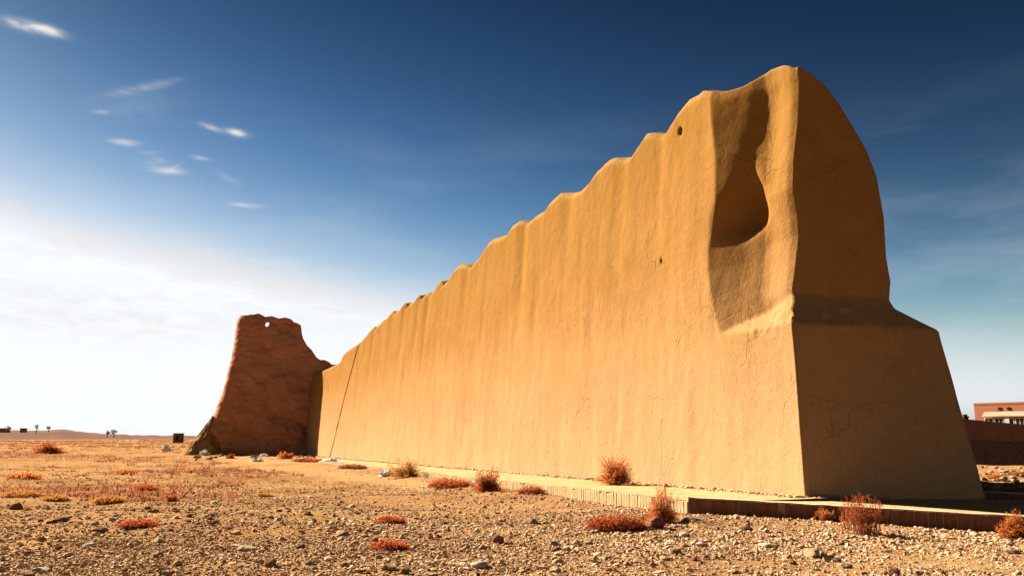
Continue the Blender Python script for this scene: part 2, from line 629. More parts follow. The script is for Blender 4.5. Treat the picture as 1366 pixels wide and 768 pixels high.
# ------------------------------------------------------------------ ground
def g_base(x, y):
    x = np.asarray(x, float)
    y = np.asarray(y, float)
    r = np.hypot(x, y)
    z = np.where(y > 14, -(np.clip(y, 14, 80) - 14) / 66.0 * 0.50, 0.0) * sstep(14, -6, x - 6)
    z = z - 0.22 * sstep(3.5, 9.5, x) * sstep(22, 18, y)
    s, t = to_st(x, y)
    # right and behind the wall the land is a little higher
    z = z + 0.22 * sstep(9.0, 14.0, x) * sstep(20.4, 22.5, y) * sstep(200, 60, y)
    # low swells on the open plain to the left
    z = z + 0.55 * sstep(30, 90, y) * sstep(-10, -50, x) * (0.5 + 0.5 * vnoise(x / 30, y / 30, 0, 3)) * sstep(900, 300, r)
    return z


def g(x, y):
    x = np.asarray(x, float)
    y = np.asarray(y, float)
    r = np.hypot(x, y)
    z = g_base(x, y)
    amp = sstep(2500, 80, r)
    s, t = to_st(x, y)
    kerbdist = np.minimum(np.abs(t - J_st[1]), np.hypot(x - (J.x + 3), y - (J.y - 1.4)) * 0.25)
    calm = 0.35 + 0.65 * sstep(0.2, 2.5, kerbdist)
    z = z + amp * calm * (0.10 * fbm(x / 5.5, y / 4.0, 0, 3, 21) + 0.045 * fbm(x / 1.3, y / 1.0, 0, 3, 5))
    ridge = np.abs(vnoise(x / 9.0, y / 3.2, 0, 44))
    z = z + amp * 0.10 * (1 - ridge) ** 3 * sstep(2, -6, x) * sstep(11, 16, y)
    z = z - amp * 0.04
    dl = np.where(s > J_st[0], np.abs(t - J_st[1]), 99.0)
    dr = np.where(x > J.x - 0.3, np.abs((x - J.x) * -kr_dir.y + (y - J.y) * kr_dir.x), 99.0)
    z = z + 0.12 * np.exp(-(np.minimum(dl, dr) / 2.2) ** 2) * sstep(90, 40, y)
    return z


def on_ground(px, py):
    d = pix_dir(px, py)
    d = d / d.y
    k = CAMZ / -d.z
    for _ in range(14):
        k = 0.4 * k + 0.6 * min(1500.0, (float(g(d.x * k, k)) - CAMZ) / d.z)
    return CAM + d * k


def sand_mask(x, y):
    """bare trodden track that runs past the ruin and along the kerb, and bare patches"""
    s, t = to_st(x, y)
    c = J_st[1] - 1.9 - 2.2 * sstep(14, 50, s) + 0.5 * np.sin(s / 6.0)
    w = 1.0 + 1.8 * sstep(10, 45, s)
    m = np.exp(-((t - c) / w) ** 2) * sstep(7, 15, s) * sstep(120, 80, s)
    m2 = sstep(0.22, 0.50, fbm(x / 3.5, y / 1.6, 0, 3, 61)) * 0.5
    m3 = np.exp(-(((x - 6.3) / 2.6) ** 2 + ((y - 11.6) / 0.8) ** 2)) * 0.9
    return np.clip(np.maximum(np.maximum(m, m2), m3), 0, 1)


th = np.concatenate([np.linspace(-180, -48, 46, endpoint=False), np.linspace(-48, 48, 430, endpoint=False), np.linspace(48, 180, 47)])
rad = np.concatenate([np.linspace(0.3, 7, 12, endpoint=False), np.geomspace(7, 120, 330, endpoint=False), np.geomspace(120, 9000, 90)])
TH, RA = np.meshgrid(np.radians(th), rad, indexing='ij')
GX, GY = RA * np.sin(TH), RA * np.cos(TH)
GZ = g(GX, GY)
gme = make_mesh('ground', np.stack([GX, GY, GZ], -1).reshape(-1, 3), grid_faces(len(th), len(rad), flip=True), M['ground'], True)
at = gme.attributes.new('sand', 'FLOAT', 'POINT')
at.data.foreach_set('value', sand_mask(GX, GY).ravel().astype(np.float32))
ground = tag(link('ground', gme), kind='structure')

# ------------------------------------------------------------------ packed earth apron between kerb and wall
ss = np.linspace(J_st[0], S_END + 2, 90)
kx, ky = from_st(ss, np.full_like(ss, J_st[1] + 0.16))
wx, wy = from_st(ss, np.full_like(ss, 1.2))
ap = MB()
rows = np.stack([np.stack([kx, ky, zk_left(ss) - 0.03 + 0.0 * ss], 1), np.stack([wx, wy, z0(ss) + 0.01], 1)], 1)
ap.add(rows.reshape(-1, 3), grid_faces(len(ss), 2, flip=False))
# forecourt round the near end of the wall
nq = 24
aq = []
for i in range(nq):
    d = 9.2 * i / (nq - 1)
    p = Vector((J.x, J.y)) + kr_dir * d
    inw = Vector((-kr_dir.y, kr_dir.x))
    p0 = p + inw * 0.16
    back = Vector((from_st(J_st[0] + 0.02, J_st[1] + 0.16))) if i == 0 else None
    p1 = Vector((A.x, A.y)) + Vector((-2.55, 0.2)) + (Vector((14.2, 20.2)) - Vector((A.x - 2.55, A.y + 0.2))) * (i / (nq - 1))
    for q in range(7):
        w = q / 6
        pp = p0.lerp(p1, w)
        zz = (zk_right(d) - 0.03) * (1 - w) + w * (0.27 - 0.17 * i / (nq - 1))
        aq.append((pp.x, pp.y, zz + 0.004))
ap.add(aq, grid_faces(nq, 7, flip=False))
apron = tag(ap.build('earth_apron', M['apron'], smooth=True), kind='structure')

# ------------------------------------------------------------------ the great wall
lit = lambda x, y, z: (lambda s, t: t - BT * (z - z0(s)))(*to_st(x, y))


def lit_hit(px, py):
    p = solve_ray(px, py, lit, 8, 300, 3000)
    s, t = to_st(p.x, p.y)
    return s, p.z


sAp, zAp = lit_hit(1050, 430)                 # upper corner of the base block
BE = max(0.0, sAp / (zAp - A.z))              # end face batter
B = at_z(1318, 666, 0.12)
sB, tB = to_st(B.x, B.y)
ZL = zAp                                       # ledge height
LW = 0.74


def s_end(t, z):
    hz = np.asarray(z, float) - A.z
    led = LW * np.clip((np.asarray(z, float) - ZL) / 0.85, 0, 1) ** 0.9
    return sB * np.clip(t / tB, -0.2, 1.2) * (1 - 0.5 * sstep(ZL, ZL + 2, z)) + BE * np.minimum(hz, ZL - A.z) - 0.010 * np.maximum(hz - (ZL - A.z), 0) + led


def end_hit(px, py):
    def fn(x, y, z):
        s, t = to_st(x, y)
        return s - s_end(t, z)
    p = solve_ray(px, py, fn, 8, 60, 1500)
    s, t = to_st(p.x, p.y)
    return t, p.z


# front edge E2 and back silhouette of the end, as heights against t
e2 = [end_hit(*p) for p in [(1057, 388), (1062, 350), (1066, 315), (1064, 285), (1059, 250), (1061, 210), (1067, 165), (1069, 130), (1069, 108), (1067, 94)]]
e2t, e2z = np.array([p[0] for p in e2]), np.array([p[1] for p in e2])
bk_low = end_hit(1258, 450)
bk = [end_hit(*p) for p in [(1195, 411), (1189, 375), (1183, 340), (1181, 290), (1171, 235), (1158, 200), (1141, 168), (1122, 138), (1104, 115), (1086, 100), (1070, 93)]]
bkt, bkz = np.array([p[0] for p in bk]), np.array([p[1] for p in bk])
ZPEAK = max(bkz.max(), e2z.max())
print('A', A, 'S_END', S_END, 'Zfar', Z_FAR, 'BE', BE, 'ZL', ZL, 'tB', tB, 'sB', sB, 'e2', e2[:3], 'bk', bk[:3], bk_low, 'peak', ZPEAK)

# lip E1 on the lit face
e1 = [lit_hit(*p) for p in [(958, 440), (949, 400), (944, 360), (944, 330), (949, 300), (953, 270), (953, 210), (949, 165), (945, 125)]]
e1s, e1z = np.array([p[0] for p in e1]), np.array([p[1] for p in e1])

# top silhouette
top_px = [(940, 122), (931, 121), (913, 130), (898, 149), (885, 169.5), (878, 177), (866, 176), (856, 178.6), (846, 193), (834, 210), (827, 210.6), (814, 209), (804, 215), (791, 227), (780, 245), (769, 255), (757, 257), (743, 257), (730, 270), (721, 281), (709, 288), (704, 293), (689, 294), (679, 301), (671, 313), (655, 317), (649, 321), (638, 338), (629, 351), (622, 354), (609, 352.5), (603, 359), (595, 374), (588, 375), (582, 377), (577, 387), (571, 387), (567, 391), (562, 395), (555, 395), (549, 401), (543, 405), (536, 406), (531, 414), (523, 414), (518, 420), (515, 423), (510, 425), (506, 432), (498, 435), (493, 439), (487, 446), (479, 456), (463, 467), (458, 472), (455, 480), (448, 486)]
tp = [lit_hit(*p) for p in top_px]
tps, tpz = np.array([p[0] for p in tp]), np.array([p[1] for p in tp])
# the crests are seen from below at a slant: give each its own height
notch_px = [(878, 177), (827, 211), (757, 257), (697, 293), (622, 354), (588, 375), (571, 387), (558, 395), (540, 405), (524, 414), (511, 424), (498, 435)]
notch_s = [lit_hit(*p)[0] for p in notch_px]


_lr = np.linspace(0, 1, 401)
_lv = np.interp(_lr, [0, 0.30, 0.56, 0.64, 0.72, 0.82, 0.92, 1.0], [0, 0.475, 0.885, 0.93, 0.925, 0.905, 0.92, 1.0])
_kk = np.exp(-np.linspace(-2, 2, 41) ** 2)
_pad = np.concatenate([2 * _lv[0] - _lv[1:21][::-1], _lv, 2 * _lv[-1] - _lv[-21:-1][::-1]])
LUT_R, LUT_V = _lr, np.convolve(_pad, _kk / _kk.sum(), 'valid')


def front_t(s, z):
    s = np.asarray(s, float)
    z = np.asarray(z, float)
    hz = z - z0(s)
    H = np.interp(s, ctop_s, ctop_z) - z0(s)
    rel = np.clip(hz / np.maximum(H, 1), 0, 1)
    base = BT * hz
    # chamfered, scooped upper corner
    s1 = np.interp(z, e1z, e1s)
    en = s_end(0.6, z)
    r = np.clip((s1 - s) / np.maximum(s1 - en, 0.3), 0, 1.15)
    De = np.interp(z, e2z, e2t) - BT * (z - A.z)
    rc = np.clip(r, 0, 1)
    prof = np.interp(rc, LUT_R, LUT_V) + np.maximum(r - 1, 0)
    up = De * prof + 0.035 * vnoise(s * 0.9, z * 0.7, 0, 9) * np.sin(np.pi * np.clip(r, 0, 1))
    w = np.clip((z - ZL) / (0.06 + 0.80 * r), 0, 1) ** 0.9
    scree = np.exp(-((z - ZL - 0.35 * r) / 0.35) ** 2) * sstep(0.2, 0.6, r)
    low = 0.10 * sstep(0.0, 1.0, r) * sstep(A.z - 1, ZL, z)
    D = np.where(r > 0, up * w + low * (1 - w), 0) + 0.05 * scree * fbm(s / 0.16, z / 0.16, 0, 3, 63)
    # hollow
    for (ns, nzc, rs, rz, dep, pw) in NICHES:
        dz = (z - nzc)
        rzz = np.where(dz > 0, rz * 1.9, rz * 0.9)
        rss = rs * (1 - 0.48 * sstep(-0.1, 1.5, dz / (rz * 1.9)))
        q = np.hypot((s - ns + 0.22 * np.clip(dz, -0.8, 0.8)) / rss, dz / rzz)
        D = D + dep * np.exp(-q ** pw)
    # flutes below the notches of the crest
    fl = np.zeros_like(s + z)
    for i, ns in enumerate(notch_s):
        sp = 1.0 if i < 5 else 0.75
        fl = fl + (0.55 + 0.9 * ((i * 0.618) % 1.0)) * np.exp(-((s - ns - 0.05 * hz * 0) / (0.30 * sp + 0.012 * ns)) ** 2)
    D = D + 0.10 * fl * sstep(0.40, 1.0, rel) * (0.8 + 0.4 * vnoise(s, z * 0.2, 0, 3))
    D = D + 0.016 * fbm(s / 2.2, z / 9.0, 0, 3, 77) + 0.014 * fbm(s / 0.6, z / 2.2, 0, 3, 31) + 0.06 * vnoise(s / 6, z / 6, 0, 8)
    # rounded crest
    D = D + 0.16 * sstep(0.965, 1.0, rel) ** 2 * sstep(2.5, 5.0, s)
    # building joint near the far end
    jl = J0 + J1 * hz
    D = D + 0.16 * np.exp(-((s - jl) / 0.10) ** 2)
    # small holes
    for (hs, hzz, rr, dd) in HOLES:
        D = D + dd * np.exp(-(((s - hs) / rr) ** 2 + ((z - hzz) / (rr * 1.3)) ** 2) ** 1.5)
    return base + D


ctop_s, ctop_z = tps[::1], tpz
j_lo, j_hi = lit_hit(440, 607), lit_hit(478, 458)
J0 = j_lo[0]
J1 = (j_hi[0] - j_lo[0]) / (j_hi[1] - j_lo[1])
h1, h2 = lit_hit(905, 175), lit_hit(880, 348)
HOLES = [(h1[0], h1[1], 0.085, 0.26), (h2[0], h2[1], 0.06, 0.14)]
NICHES = []


def surf(x, y, z):
    s, t = to_st(x, y)
    return t - front_t(s, z)


p = solve_ray(988, 290, surf, 12, 40, 1500)
n_s, n_z = to_st(p.x, p.y)[0], p.z
p = solve_ray(1006, 195, surf, 12, 40, 1500)
n2_s, n2_z = to_st(p.x, p.y)[0], p.z
# top of the scooped part
ext = [(960, 124), (975, 121), (992, 115), (1010, 105), (1026, 96), (1040, 91.5), (1052, 90), (1060, 91)]
es, ez = [], []
for q in ext:
    p = solve_ray(q[0], q[1], surf, 12, 40, 1500)
    es.append(to_st(p.x, p.y)[0])
    ez.append(p.z)
order = np.argsort(np.concatenate([es, tps]))
ctop_s = np.concatenate([es, tps])[order]
ctop_z = np.concatenate([ez, tpz])[order]
print('ext', list(zip(es, ez)), 'tps', list(zip(tps, tpz))[:8], tps[-5:], tpz[-5:])
fs = np.concatenate([ctop_s[ctop_s < tps[0]], np.linspace(tps[0], ctop_s[-1], 1800)])
fz = np.interp(fs, ctop_s, ctop_z)
for i, ns in enumerate(notch_s):
    if i >= 3:
        fz = fz - (0.10 if i < 5 else 0.26) * np.exp(-((fs - ns) / (0.30 if i < 5 else 0.38)) ** 2) + (0.0 if i < 5 else 0.10) * np.exp(-((fs - ns - 0.75) / 0.35) ** 2)
fz = fz + np.where(fs > 3.2, 0.030 * fbm(fs / 0.7, 0.0, 0, 3, 19), 0)
ctop_s, ctop_z = fs, fz
NICHES = [(n_s, n_z, 0.50, 0.50, 0.72, 2.3), (n2_s, n2_z - 0.3, 0.40, 0.9, 0.05, 2.0)]


def back_t(s, z):
    s = np.asarray(s, float)
    z = np.asarray(z, float)
    H = np.interp(s, ctop_s, ctop_z)
    k = np.clip((z - z0(s)) / (H - z0(s)), 0, 1)
    generic = tB + (BT * (H - z0(s)) + 1.7 - tB) * k
    near = np.where(z < ZL, tB + (bk_low[0] - tB) * np.clip((z - A.z) / (bk_low[1] - A.z), -0.2, 1),
                    np.interp(z, np.concatenate([[ZL - 0.02], bkz]), np.concatenate([[bk_low[0]], bkt])))
    return near + (generic - near) * sstep(1.5, 6.0, s)


snom = [0.0]
while snom[-1] < S_END + 1.0:
    d = 0.055 if snom[-1] < 7 else min(0.17, 0.055 + (snom[-1] - 7) * 0.005)
    nj = 0.045 if abs(snom[-1] - J0) < 1.0 or abs(snom[-1] - j_hi[0]) < 0.8 or (min(J0, j_hi[0]) - 0.5 < snom[-1] < max(J0, j_hi[0]) + 0.5) else d
    snom.append(snom[-1] + min(d, nj))
snom = np.array(snom)
NR = 165
vv = np.linspace(0, 1, NR)
SN, VV = np.meshgrid(snom, vv, indexing='ij')
Hs = np.interp(snom, ctop_s, ctop_z)
ZPK = float(np.interp(es[-1], es[::-1] if es[0] > es[-1] else es, ez[::-1] if es[0] > es[-1] else ez))


def col_s(sn, z):
    return sn + s_end(0.6, z) * np.exp(-sn / 2.4)


def ring_z(sn, v):
    """height for columns: top follows the crest at the column's own top position"""
    top = np.interp(sn, ctop_s, ctop_z)
    for _ in range(6):
        top = np.interp(col_s(sn, top), ctop_s, ctop_z)
    b = z0(sn) - 0.45
    return b + (top - b) * v


ZZ = ring_z(SN, VV)
SA = col_s(SN, ZZ)
TF = front_t(SA, ZZ)
TBK = np.maximum(back_t(SA, ZZ), TF + 0.10)
TBK = TBK + 0.04 * fbm(SA / 2, ZZ / 2, 0, 3, 90)


def to3(s, t, z):
    x, y = from_st(s, t)
    return np.stack([x, y, z], -1).reshape(-1, 3)


NQ = 34
wm = MB()
nS = len(snom)
front_v = to3(SA, TF, ZZ)
back_v = to3(SA, TBK, ZZ)
# end columns between front (q=0) and back (q=1) at snom = 0
qq = np.linspace(0, 1, NQ)
QQ, VQ = np.meshgrid(qq, vv, indexing='ij')
zc = ring_z(np.zeros_like(VQ), VQ)
tf0, tb0 = TF[0][None, :], TBK[0][None, :]
TQ = tf0 + (tb0 - tf0) * QQ
SE = s_end(TQ, zc) - s_end(0.6, zc) + SA[0][None, :]
bul = np.sin(np.pi * QQ)
SE = SE + bul * np.exp(-((zc - ZL - 0.3) / 0.35) ** 2) * sstep(0.75, 0.35, QQ) * 0.07 * fbm(TQ / 0.17, zc / 0.17, 0, 3, 64)
SE = SE + bul * (0.05 * fbm(TQ / 1.5, zc / 1.5, 0, 3, 51) + 0.03 * fbm(TQ / 0.5, zc / 0.5, 0, 2, 52))
endsoft = 0.10 * (1 - sstep(0.0, 0.12, QQ)) + 0.05 * sstep(0.80, 1.0, QQ) ** 2
SE = SE + np.where(QQ > 0, endsoft * np.where(QQ > 0.5, 1, 0), 0)
SE[0] = SA[0]
off_back = SE[-1] - SA[0]
# carry the end's shift into the first back columns
SAB = SA + off_back[None, :] * np.exp(-SN / 2.0)
back_v = to3(SAB, TBK, ZZ)
end_v = to3(SE, TQ, zc)
# crest between front and back
cap_s = SA[:, -1][:, None] + (SAB[:, -1] - SA[:, -1])[:, None] * qq[None, :]
cap_t = TF[:, -1][:, None] + (TBK[:, -1] - TF[:, -1])[:, None] * qq[None, :]
cap_z = ZZ[:, -1][:, None] + 0.10 * np.sin(np.pi * qq)[None, :] * sstep(0.0, 1.0, SN[:, :1])
cap_v = to3(cap_s, cap_t, cap_z)
wm.add(front_v, grid_faces(nS, NR, flip=True))
wm.add(end_v, grid_faces(NQ, NR))
wm.add(back_v, grid_faces(nS, NR))
wm.add(cap_v, grid_faces(nS, NQ, flip=True))
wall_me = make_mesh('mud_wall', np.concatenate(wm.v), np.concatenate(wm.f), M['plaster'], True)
import bmesh
bm = bmesh.new()
bm.from_mesh(wall_me)
bmesh.ops.remove_doubles(bm, verts=bm.verts, dist=0.002)
bmesh.ops.recalc_face_normals(bm, faces=bm.faces)
bm.to_mesh(wall_me)
bm.free()
wall_me.polygons.foreach_set('use_smooth', np.ones(len(wall_me.polygons), bool))
wall = tag(link('mud_wall', wall_me), 'long tapering ochre mud-plastered fortress wall with scalloped crest and hollowed end', 'wall')

# ------------------------------------------------------------------ ruined corner tower
YT = from_st(S_END, 0)[1] - 1.5
zb = Z_FAR - 0.4
lpx = [(306, 417), (303, 423), (301, 450), (296, 480), (291, 505), (285, 528), (279, 546), (272, 556), (265, 575), (258, 600), (255, 612)]
lp = [at_y(px, py, YT) for px, py in lpx]
lz, lx = np.array([p.z for p in lp])[::-1], np.array([p.x for p in lp])[::-1]
tpx = [(303, 420), (307, 417), (318, 415.5), (332, 415), (345, 417.5), (358, 418.5), (372, 421), (381, 421.5), (388, 427), (394, 431), (395.5, 437), (393.5, 441), (398, 448), (404, 457), (411, 466), (417, 473), (424, 478), (433, 480), (436, 482.5), (446, 482), (458, 483)]
tq = [at_y(px, py, YT) for px, py in tpx]
tx, tz = np.array([p.x for p in tq]), np.array([p.z for p in tq])
tx = np.maximum.accumulate(tx + np.arange(len(tx)) * 1e-4)
xr = at_y(470, 483, YT).x
NX, NZ = 190, 130
ii = np.linspace(0, 1, NX)
xt = tx[0] + (xr - tx[0]) * ii
topz = np.interp(xt, tx, tz)
I2, V2 = np.meshgrid(ii, np.linspace(0, 1, NZ), indexing='ij')
Z2 = zb + (topz[:, None] - zb) * V2
L2 = np.interp(Z2, lz, lx)
X2 = L2 + (xr - L2) * I2
hz2 = Z2 - zb
edge = np.clip(1 - I2 / 0.10, 0, 1)
Yf = YT + 0.10 * hz2 + 2.6 * (1 - np.sqrt(np.clip(1 - edge ** 2, 0, 1)))
rough = sstep(0.05, 0.2, I2)
strata = np.floor(hz2 / 0.32 + 0.5 * vnoise(X2 / 2.5, Z2 / 2.5, 0, 12))
Yf = Yf + 0.035 * (vnoise(X2 / 1.2, strata * 7.7, 0, 4)) + 0.30 * fbm(X2 / 2.6, Z2 / 2.0, 0, 4, 14)
low = sstep(6.0, 1.0, hz2)
Yf = Yf - 0.55 * low * (0.5 + fbm(X2 / 1.6, Z2 / 1.1, 0, 4, 33))
gully = sstep(0.62, 0.9, I2)
Yf = Yf + gully * (0.9 * np.abs(vnoise(X2 / 0.8, Z2 / 6, 0, 23)) + 0.5 * fbm(X2 / 0.7, Z2 / 1.5, 0, 3, 24)) + 1.2 * gully
Yb = np.maximum(YT + 6.0 - 0.36 * hz2 + 0.3 * fbm(X2 / 2, Z2 / 2, 0, 3, 71), Yf + 0.75)
X2n = X2 + 0.09 * fbm(Z2 / 0.9, I2 * 0 + 3, 0, 3, 15) * (1 - sstep(0, 0.1, I2))
Z2n = Z2 + 0.12 * fbm(X2 / 0.8, 0, 0, 3, 16) * V2 ** 8
tm_v = np.concatenate([np.stack([X2n, Yf, Z2n], -1).reshape(-1, 3), np.stack([X2n, Yb, Z2n], -1).reshape(-1, 3)])
nF = NX * NZ
ff = grid_faces(NX, NZ, 0, flip=False)
fb = grid_faces(NX, NZ, nF, flip=True)
# the little window near the crest
hp = at_y(350.5, 430, YT)
ci = int(np.argmin(np.abs(xt - hp.x)))
cj = int(np.argmin(np.abs(Z2[ci] - hp.z)))
hole = {(a, b) for a in range(ci - 3, ci + 3) for b in range(cj - 2, cj + 2)} - {(ci + 2, cj - 2), (ci - 3, cj + 1), (ci - 3, cj - 2)}
cell = lambda a, b: a * (NZ - 1) + b
keep = np.ones(len(ff), bool)
keep[[cell(a, b) for a, b in hole]] = False
SI, SJ = -3, 1
keepb = np.ones(len(fb), bool)
keepb[[cell(a + SI, b + SJ) for a, b in hole]] = False
fv = lambda a, b: a * NZ + b
bv = lambda a, b: nF + (a + SI) * NZ + b + SJ
br = []
for (a, b) in hole:
    for (na, nb, p, q) in ((a - 1, b, (a, b), (a, b + 1)), (a + 1, b, (a + 1, b + 1), (a + 1, b)), (a, b - 1, (a + 1, b), (a, b)), (a, b + 1, (a, b + 1), (a + 1, b + 1))):
        if (na, nb) not in hole:
            br.append([fv(*p), fv(*q), bv(*q), bv(*p)])
j = np.arange(NZ - 1)
i = np.arange(NX - 1)
sideL = np.stack([j, j + 1, nF + j + 1, nF + j], 1)
o2 = (NX - 1) * NZ
sideR = np.stack([o2 + j + 1, o2 + j, nF + o2 + j, nF + o2 + j + 1], 1)
tpf = np.stack([i * NZ + NZ - 1, (i + 1) * NZ + NZ - 1, nF + (i + 1) * NZ + NZ - 1, nF + i * NZ + NZ - 1], 1)
t_me = make_mesh('tower_body', tm_v, np.concatenate([ff[keep], fb[keepb], np.array(br), sideL, sideR, tpf]), M['ruin'], True)
bm = bmesh.new()
bm.from_mesh(t_me)
bmesh.ops.recalc_face_normals(bm, faces=bm.faces)
bm.to_mesh(t_me)
bm.free()
t_me.polygons.foreach_set('use_smooth', np.ones(len(t_me.polygons), bool))
tower = link('ruined_tower', None, loc=(0, 0, 0))
tag(tower, 'dark eroded mud-brick tower stump with a small hole near its ragged top', 'tower')
link('tower_body', t_me, tower)


def lump(cx, cy, cz, rx, ry, rz, seed, nu=40, nvv=18, rough=0.28, detail=1.0):
    u = np.linspace(0, 2 * np.pi, nu, endpoint=False)
    v = np.linspace(0.0, np.pi / 2, nvv)
    U, V = np.meshgrid(u, v, indexing='ij')
    n = 1 + rough * fbm(np.cos(U) * np.cos(V) * 1.7 * detail + seed, np.sin(U) * np.cos(V) * 1.7 * detail, np.sin(V) * 1.7 * detail, 4, seed)
    x = cx + rx * n * np.cos(U) * np.cos(V)
    y = cy + ry * n * np.sin(U) * np.cos(V)
    z = cz + rz * n * np.sin(V)
    vtx = np.stack([x, y, z], -1).reshape(-1, 3)
    fs = []
    for a in range(nu):
        b = (a + 1) % nu
        for c in range(nvv - 1):
            fs.append([a * nvv + c, b * nvv + c, b * nvv + c + 1, a * nvv + c + 1])
    return vtx, np.array(fs)




def mound(cx, cy, cz, rx, ry, h, seed, skew=0.0):
    """a cone of washed-down earth with gullies"""
    nu, nr = 72, 26
    u = np.linspace(0, 2 * np.pi, nu, endpoint=False)
    r = np.linspace(0, 1, nr)
    U, RR = np.meshgrid(u, r, indexing='ij')
    gl = 0.22 * np.abs(vnoise(np.cos(U) * 3.2 + seed, np.sin(U) * 3.2, RR * 0.8, seed))
    z = h * (1 - RR) ** 1.25 * (1 - gl * np.sin(np.pi * np.clip(RR * 1.2, 0, 1)))
    x = cx + rx * RR * np.cos(U) + skew * z
    y = cy + ry * RR * np.sin(U)
    z = z + 0.16 * h * 0.5 * fbm(x / 0.9, y / 0.9, 0, 4, seed + 2) * (1 - RR) ** 0.5
    vtx = np.stack([x, y, cz + z], -1).reshape(-1, 3)
    a, c = np.meshgrid(np.arange(nu), np.arange(nr - 1), indexing='ij')
    b = (a + 1) % nu
    f = np.stack([a * nr + c, a * nr + c + 1, b * nr + c + 1, b * nr + c], -1).reshape(-1, 4)
    return vtx, f


fm = MB()
sc = YT / FPX
for (px, wpx, hpx, dy, ry, sk, sd) in [(272, 36, 60, 0.9, 3.6, 0.14, 3), (258, 24, 26, -0.9, 2.6, 0.05, 5), (300, 40, 13, -0.9, 2.4, 0.0, 8), (360, 60, 7, -0.6, 2.2, 0.0, 9)]:
    p = at_y(px, 609, YT + dy)
    fm.add(*mound(p.x, p.y, p.z - 0.25, wpx * sc, ry, hpx * sc, sd, sk))
fm.build('eroded_footing', M['wash'], tower, True)

# ------------------------------------------------------------------ brick kerbs
def brick_mesh(w, dth, h, name='brick', mat='brick'):
    b = bmesh.new()
    bmesh.ops.create_cube(b, size=1.0)
    bmesh.ops.scale(b, vec=(w, dth, h), verts=b.verts)
    bmesh.ops.translate(b, vec=(0, dth / 2, h / 2), verts=b.verts)
    bmesh.ops.bevel(b, geom=list(b.edges), offset=0.008, segments=1, affect='EDGES')
    me = bpy.data.meshes.new(name)
    b.to_mesh(me)
    b.free()
    me.materials.append(M[mat])
    return me


BW, BG, BD, BH = 0.114, 0.010, 0.24, 0.42
bmeshes = [brick_mesh(BW, BD, BH), brick_mesh(BW * 0.96, BD, BH), brick_mesh(BW, BD * 0.97, BH)]
rmeshes = [brick_mesh(BW, BD, BH, mat='brick_shade'), brick_mesh(BW * 0.96, BD, BH, mat='brick_shade'), brick_mesh(BW, BD * 0.97, BH, mat='brick_shade')]


def kerb_run(root, start, direction, zfun, n_single, n_joined, label_step=BW + BG, crumble=0.0):
    ang = math.atan2(direction.y, direction.x)
    inw = Vector((-direction.y, direction.x))
    rr = random.Random(int(abs(start.x) * 100))
    joined = MB()
    for k2 in range(n_single + n_joined):
        d = (k2 + 0.5) * label_step
        p = start + direction * d
        z = zfun(d) + rr.uniform(-0.006, 0.006) - (rr.random() < crumble) * rr.uniform(0.0, 0.05)
        if k2 < n_single:
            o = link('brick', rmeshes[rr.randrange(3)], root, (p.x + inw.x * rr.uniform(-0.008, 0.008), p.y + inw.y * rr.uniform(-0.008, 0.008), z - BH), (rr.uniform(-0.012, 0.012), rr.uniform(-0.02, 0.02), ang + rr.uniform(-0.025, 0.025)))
        else:
            v, f = box_data(-BW / 2, BW / 2, 0, BD, -BH, 0)
            ca, sa = math.cos(ang), math.sin(ang)
            w = np.stack([p.x + v[:, 0] * ca - v[:, 1] * sa, p.y + v[:, 0] * sa + v[:, 1] * ca, z + v[:, 2]], 1)
            joined.add(w, f)
    if n_joined:
        o = joined.build('bricks', M['brick'], root)
        o['kind'] = 'stuff'
    # mortar between them
    mm = MB()
    nseg = max(2, int((n_single + n_joined) * label_step / 1.0))
    Ltot = (n_single + n_joined) * label_step
    vs_ = []
    for q in range(nseg + 1):
        d = Ltot * q / nseg
        p = start + direction * d
        for (ofs, dz) in ((0.008, -BH), (0.008, -0.010), (BD - 0.008, -0.010), (BD - 0.008, -BH)):
            vs_.append((p.x + inw.x * ofs, p.y + inw.y * ofs, zfun(d) + dz))
    fsx = []
    for q in range(nseg):
        for e in range(3):
            fsx.append([q * 4 + e, (q + 1) * 4 + e, (q + 1) * 4 + e + 1, q * 4 + e + 1])
    mm.add(vs_, np.array(fsx))
    mm.build('mortar', M['mortar'], root)
    # added uneven strip on top, its cream colour standing for sunlit brick tops
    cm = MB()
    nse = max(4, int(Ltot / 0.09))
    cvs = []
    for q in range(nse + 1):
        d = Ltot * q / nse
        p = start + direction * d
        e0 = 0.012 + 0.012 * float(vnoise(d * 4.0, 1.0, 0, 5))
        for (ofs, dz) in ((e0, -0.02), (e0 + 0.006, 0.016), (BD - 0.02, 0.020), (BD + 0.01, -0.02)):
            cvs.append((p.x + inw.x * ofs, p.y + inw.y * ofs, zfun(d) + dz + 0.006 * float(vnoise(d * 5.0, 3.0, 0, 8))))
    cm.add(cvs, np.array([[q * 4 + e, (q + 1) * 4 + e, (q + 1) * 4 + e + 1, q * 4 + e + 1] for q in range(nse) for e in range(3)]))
    cm.build('sunlit_top_strip', M['cap'], root, True)


Jv = Vector((J.x, J.y))
kerb_r = tag(link('brick_kerb', None), 'low kerb of upright bricks, shaded front and sunlit top, before the hollowed wall end', 'kerb', 'brick kerbs round the wall')
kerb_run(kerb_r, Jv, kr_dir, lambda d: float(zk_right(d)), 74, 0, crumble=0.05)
n_left = int((S_END - J_st[0]) / (BW + BG))
kerb_l = tag(link('brick_kerb', None), 'long low kerb of upright bricks sunlit on its front, along the long wall face', 'kerb', 'brick kerbs round the wall')
# the left run goes away from the camera, its front to the left: walk it from the far end so that the bricks' depth points to the wall
startL = Vector(from_st(J_st[0] + 0.05, J_st[1]))
zL = lambda d: float(zk_left(J_st[0] + d))


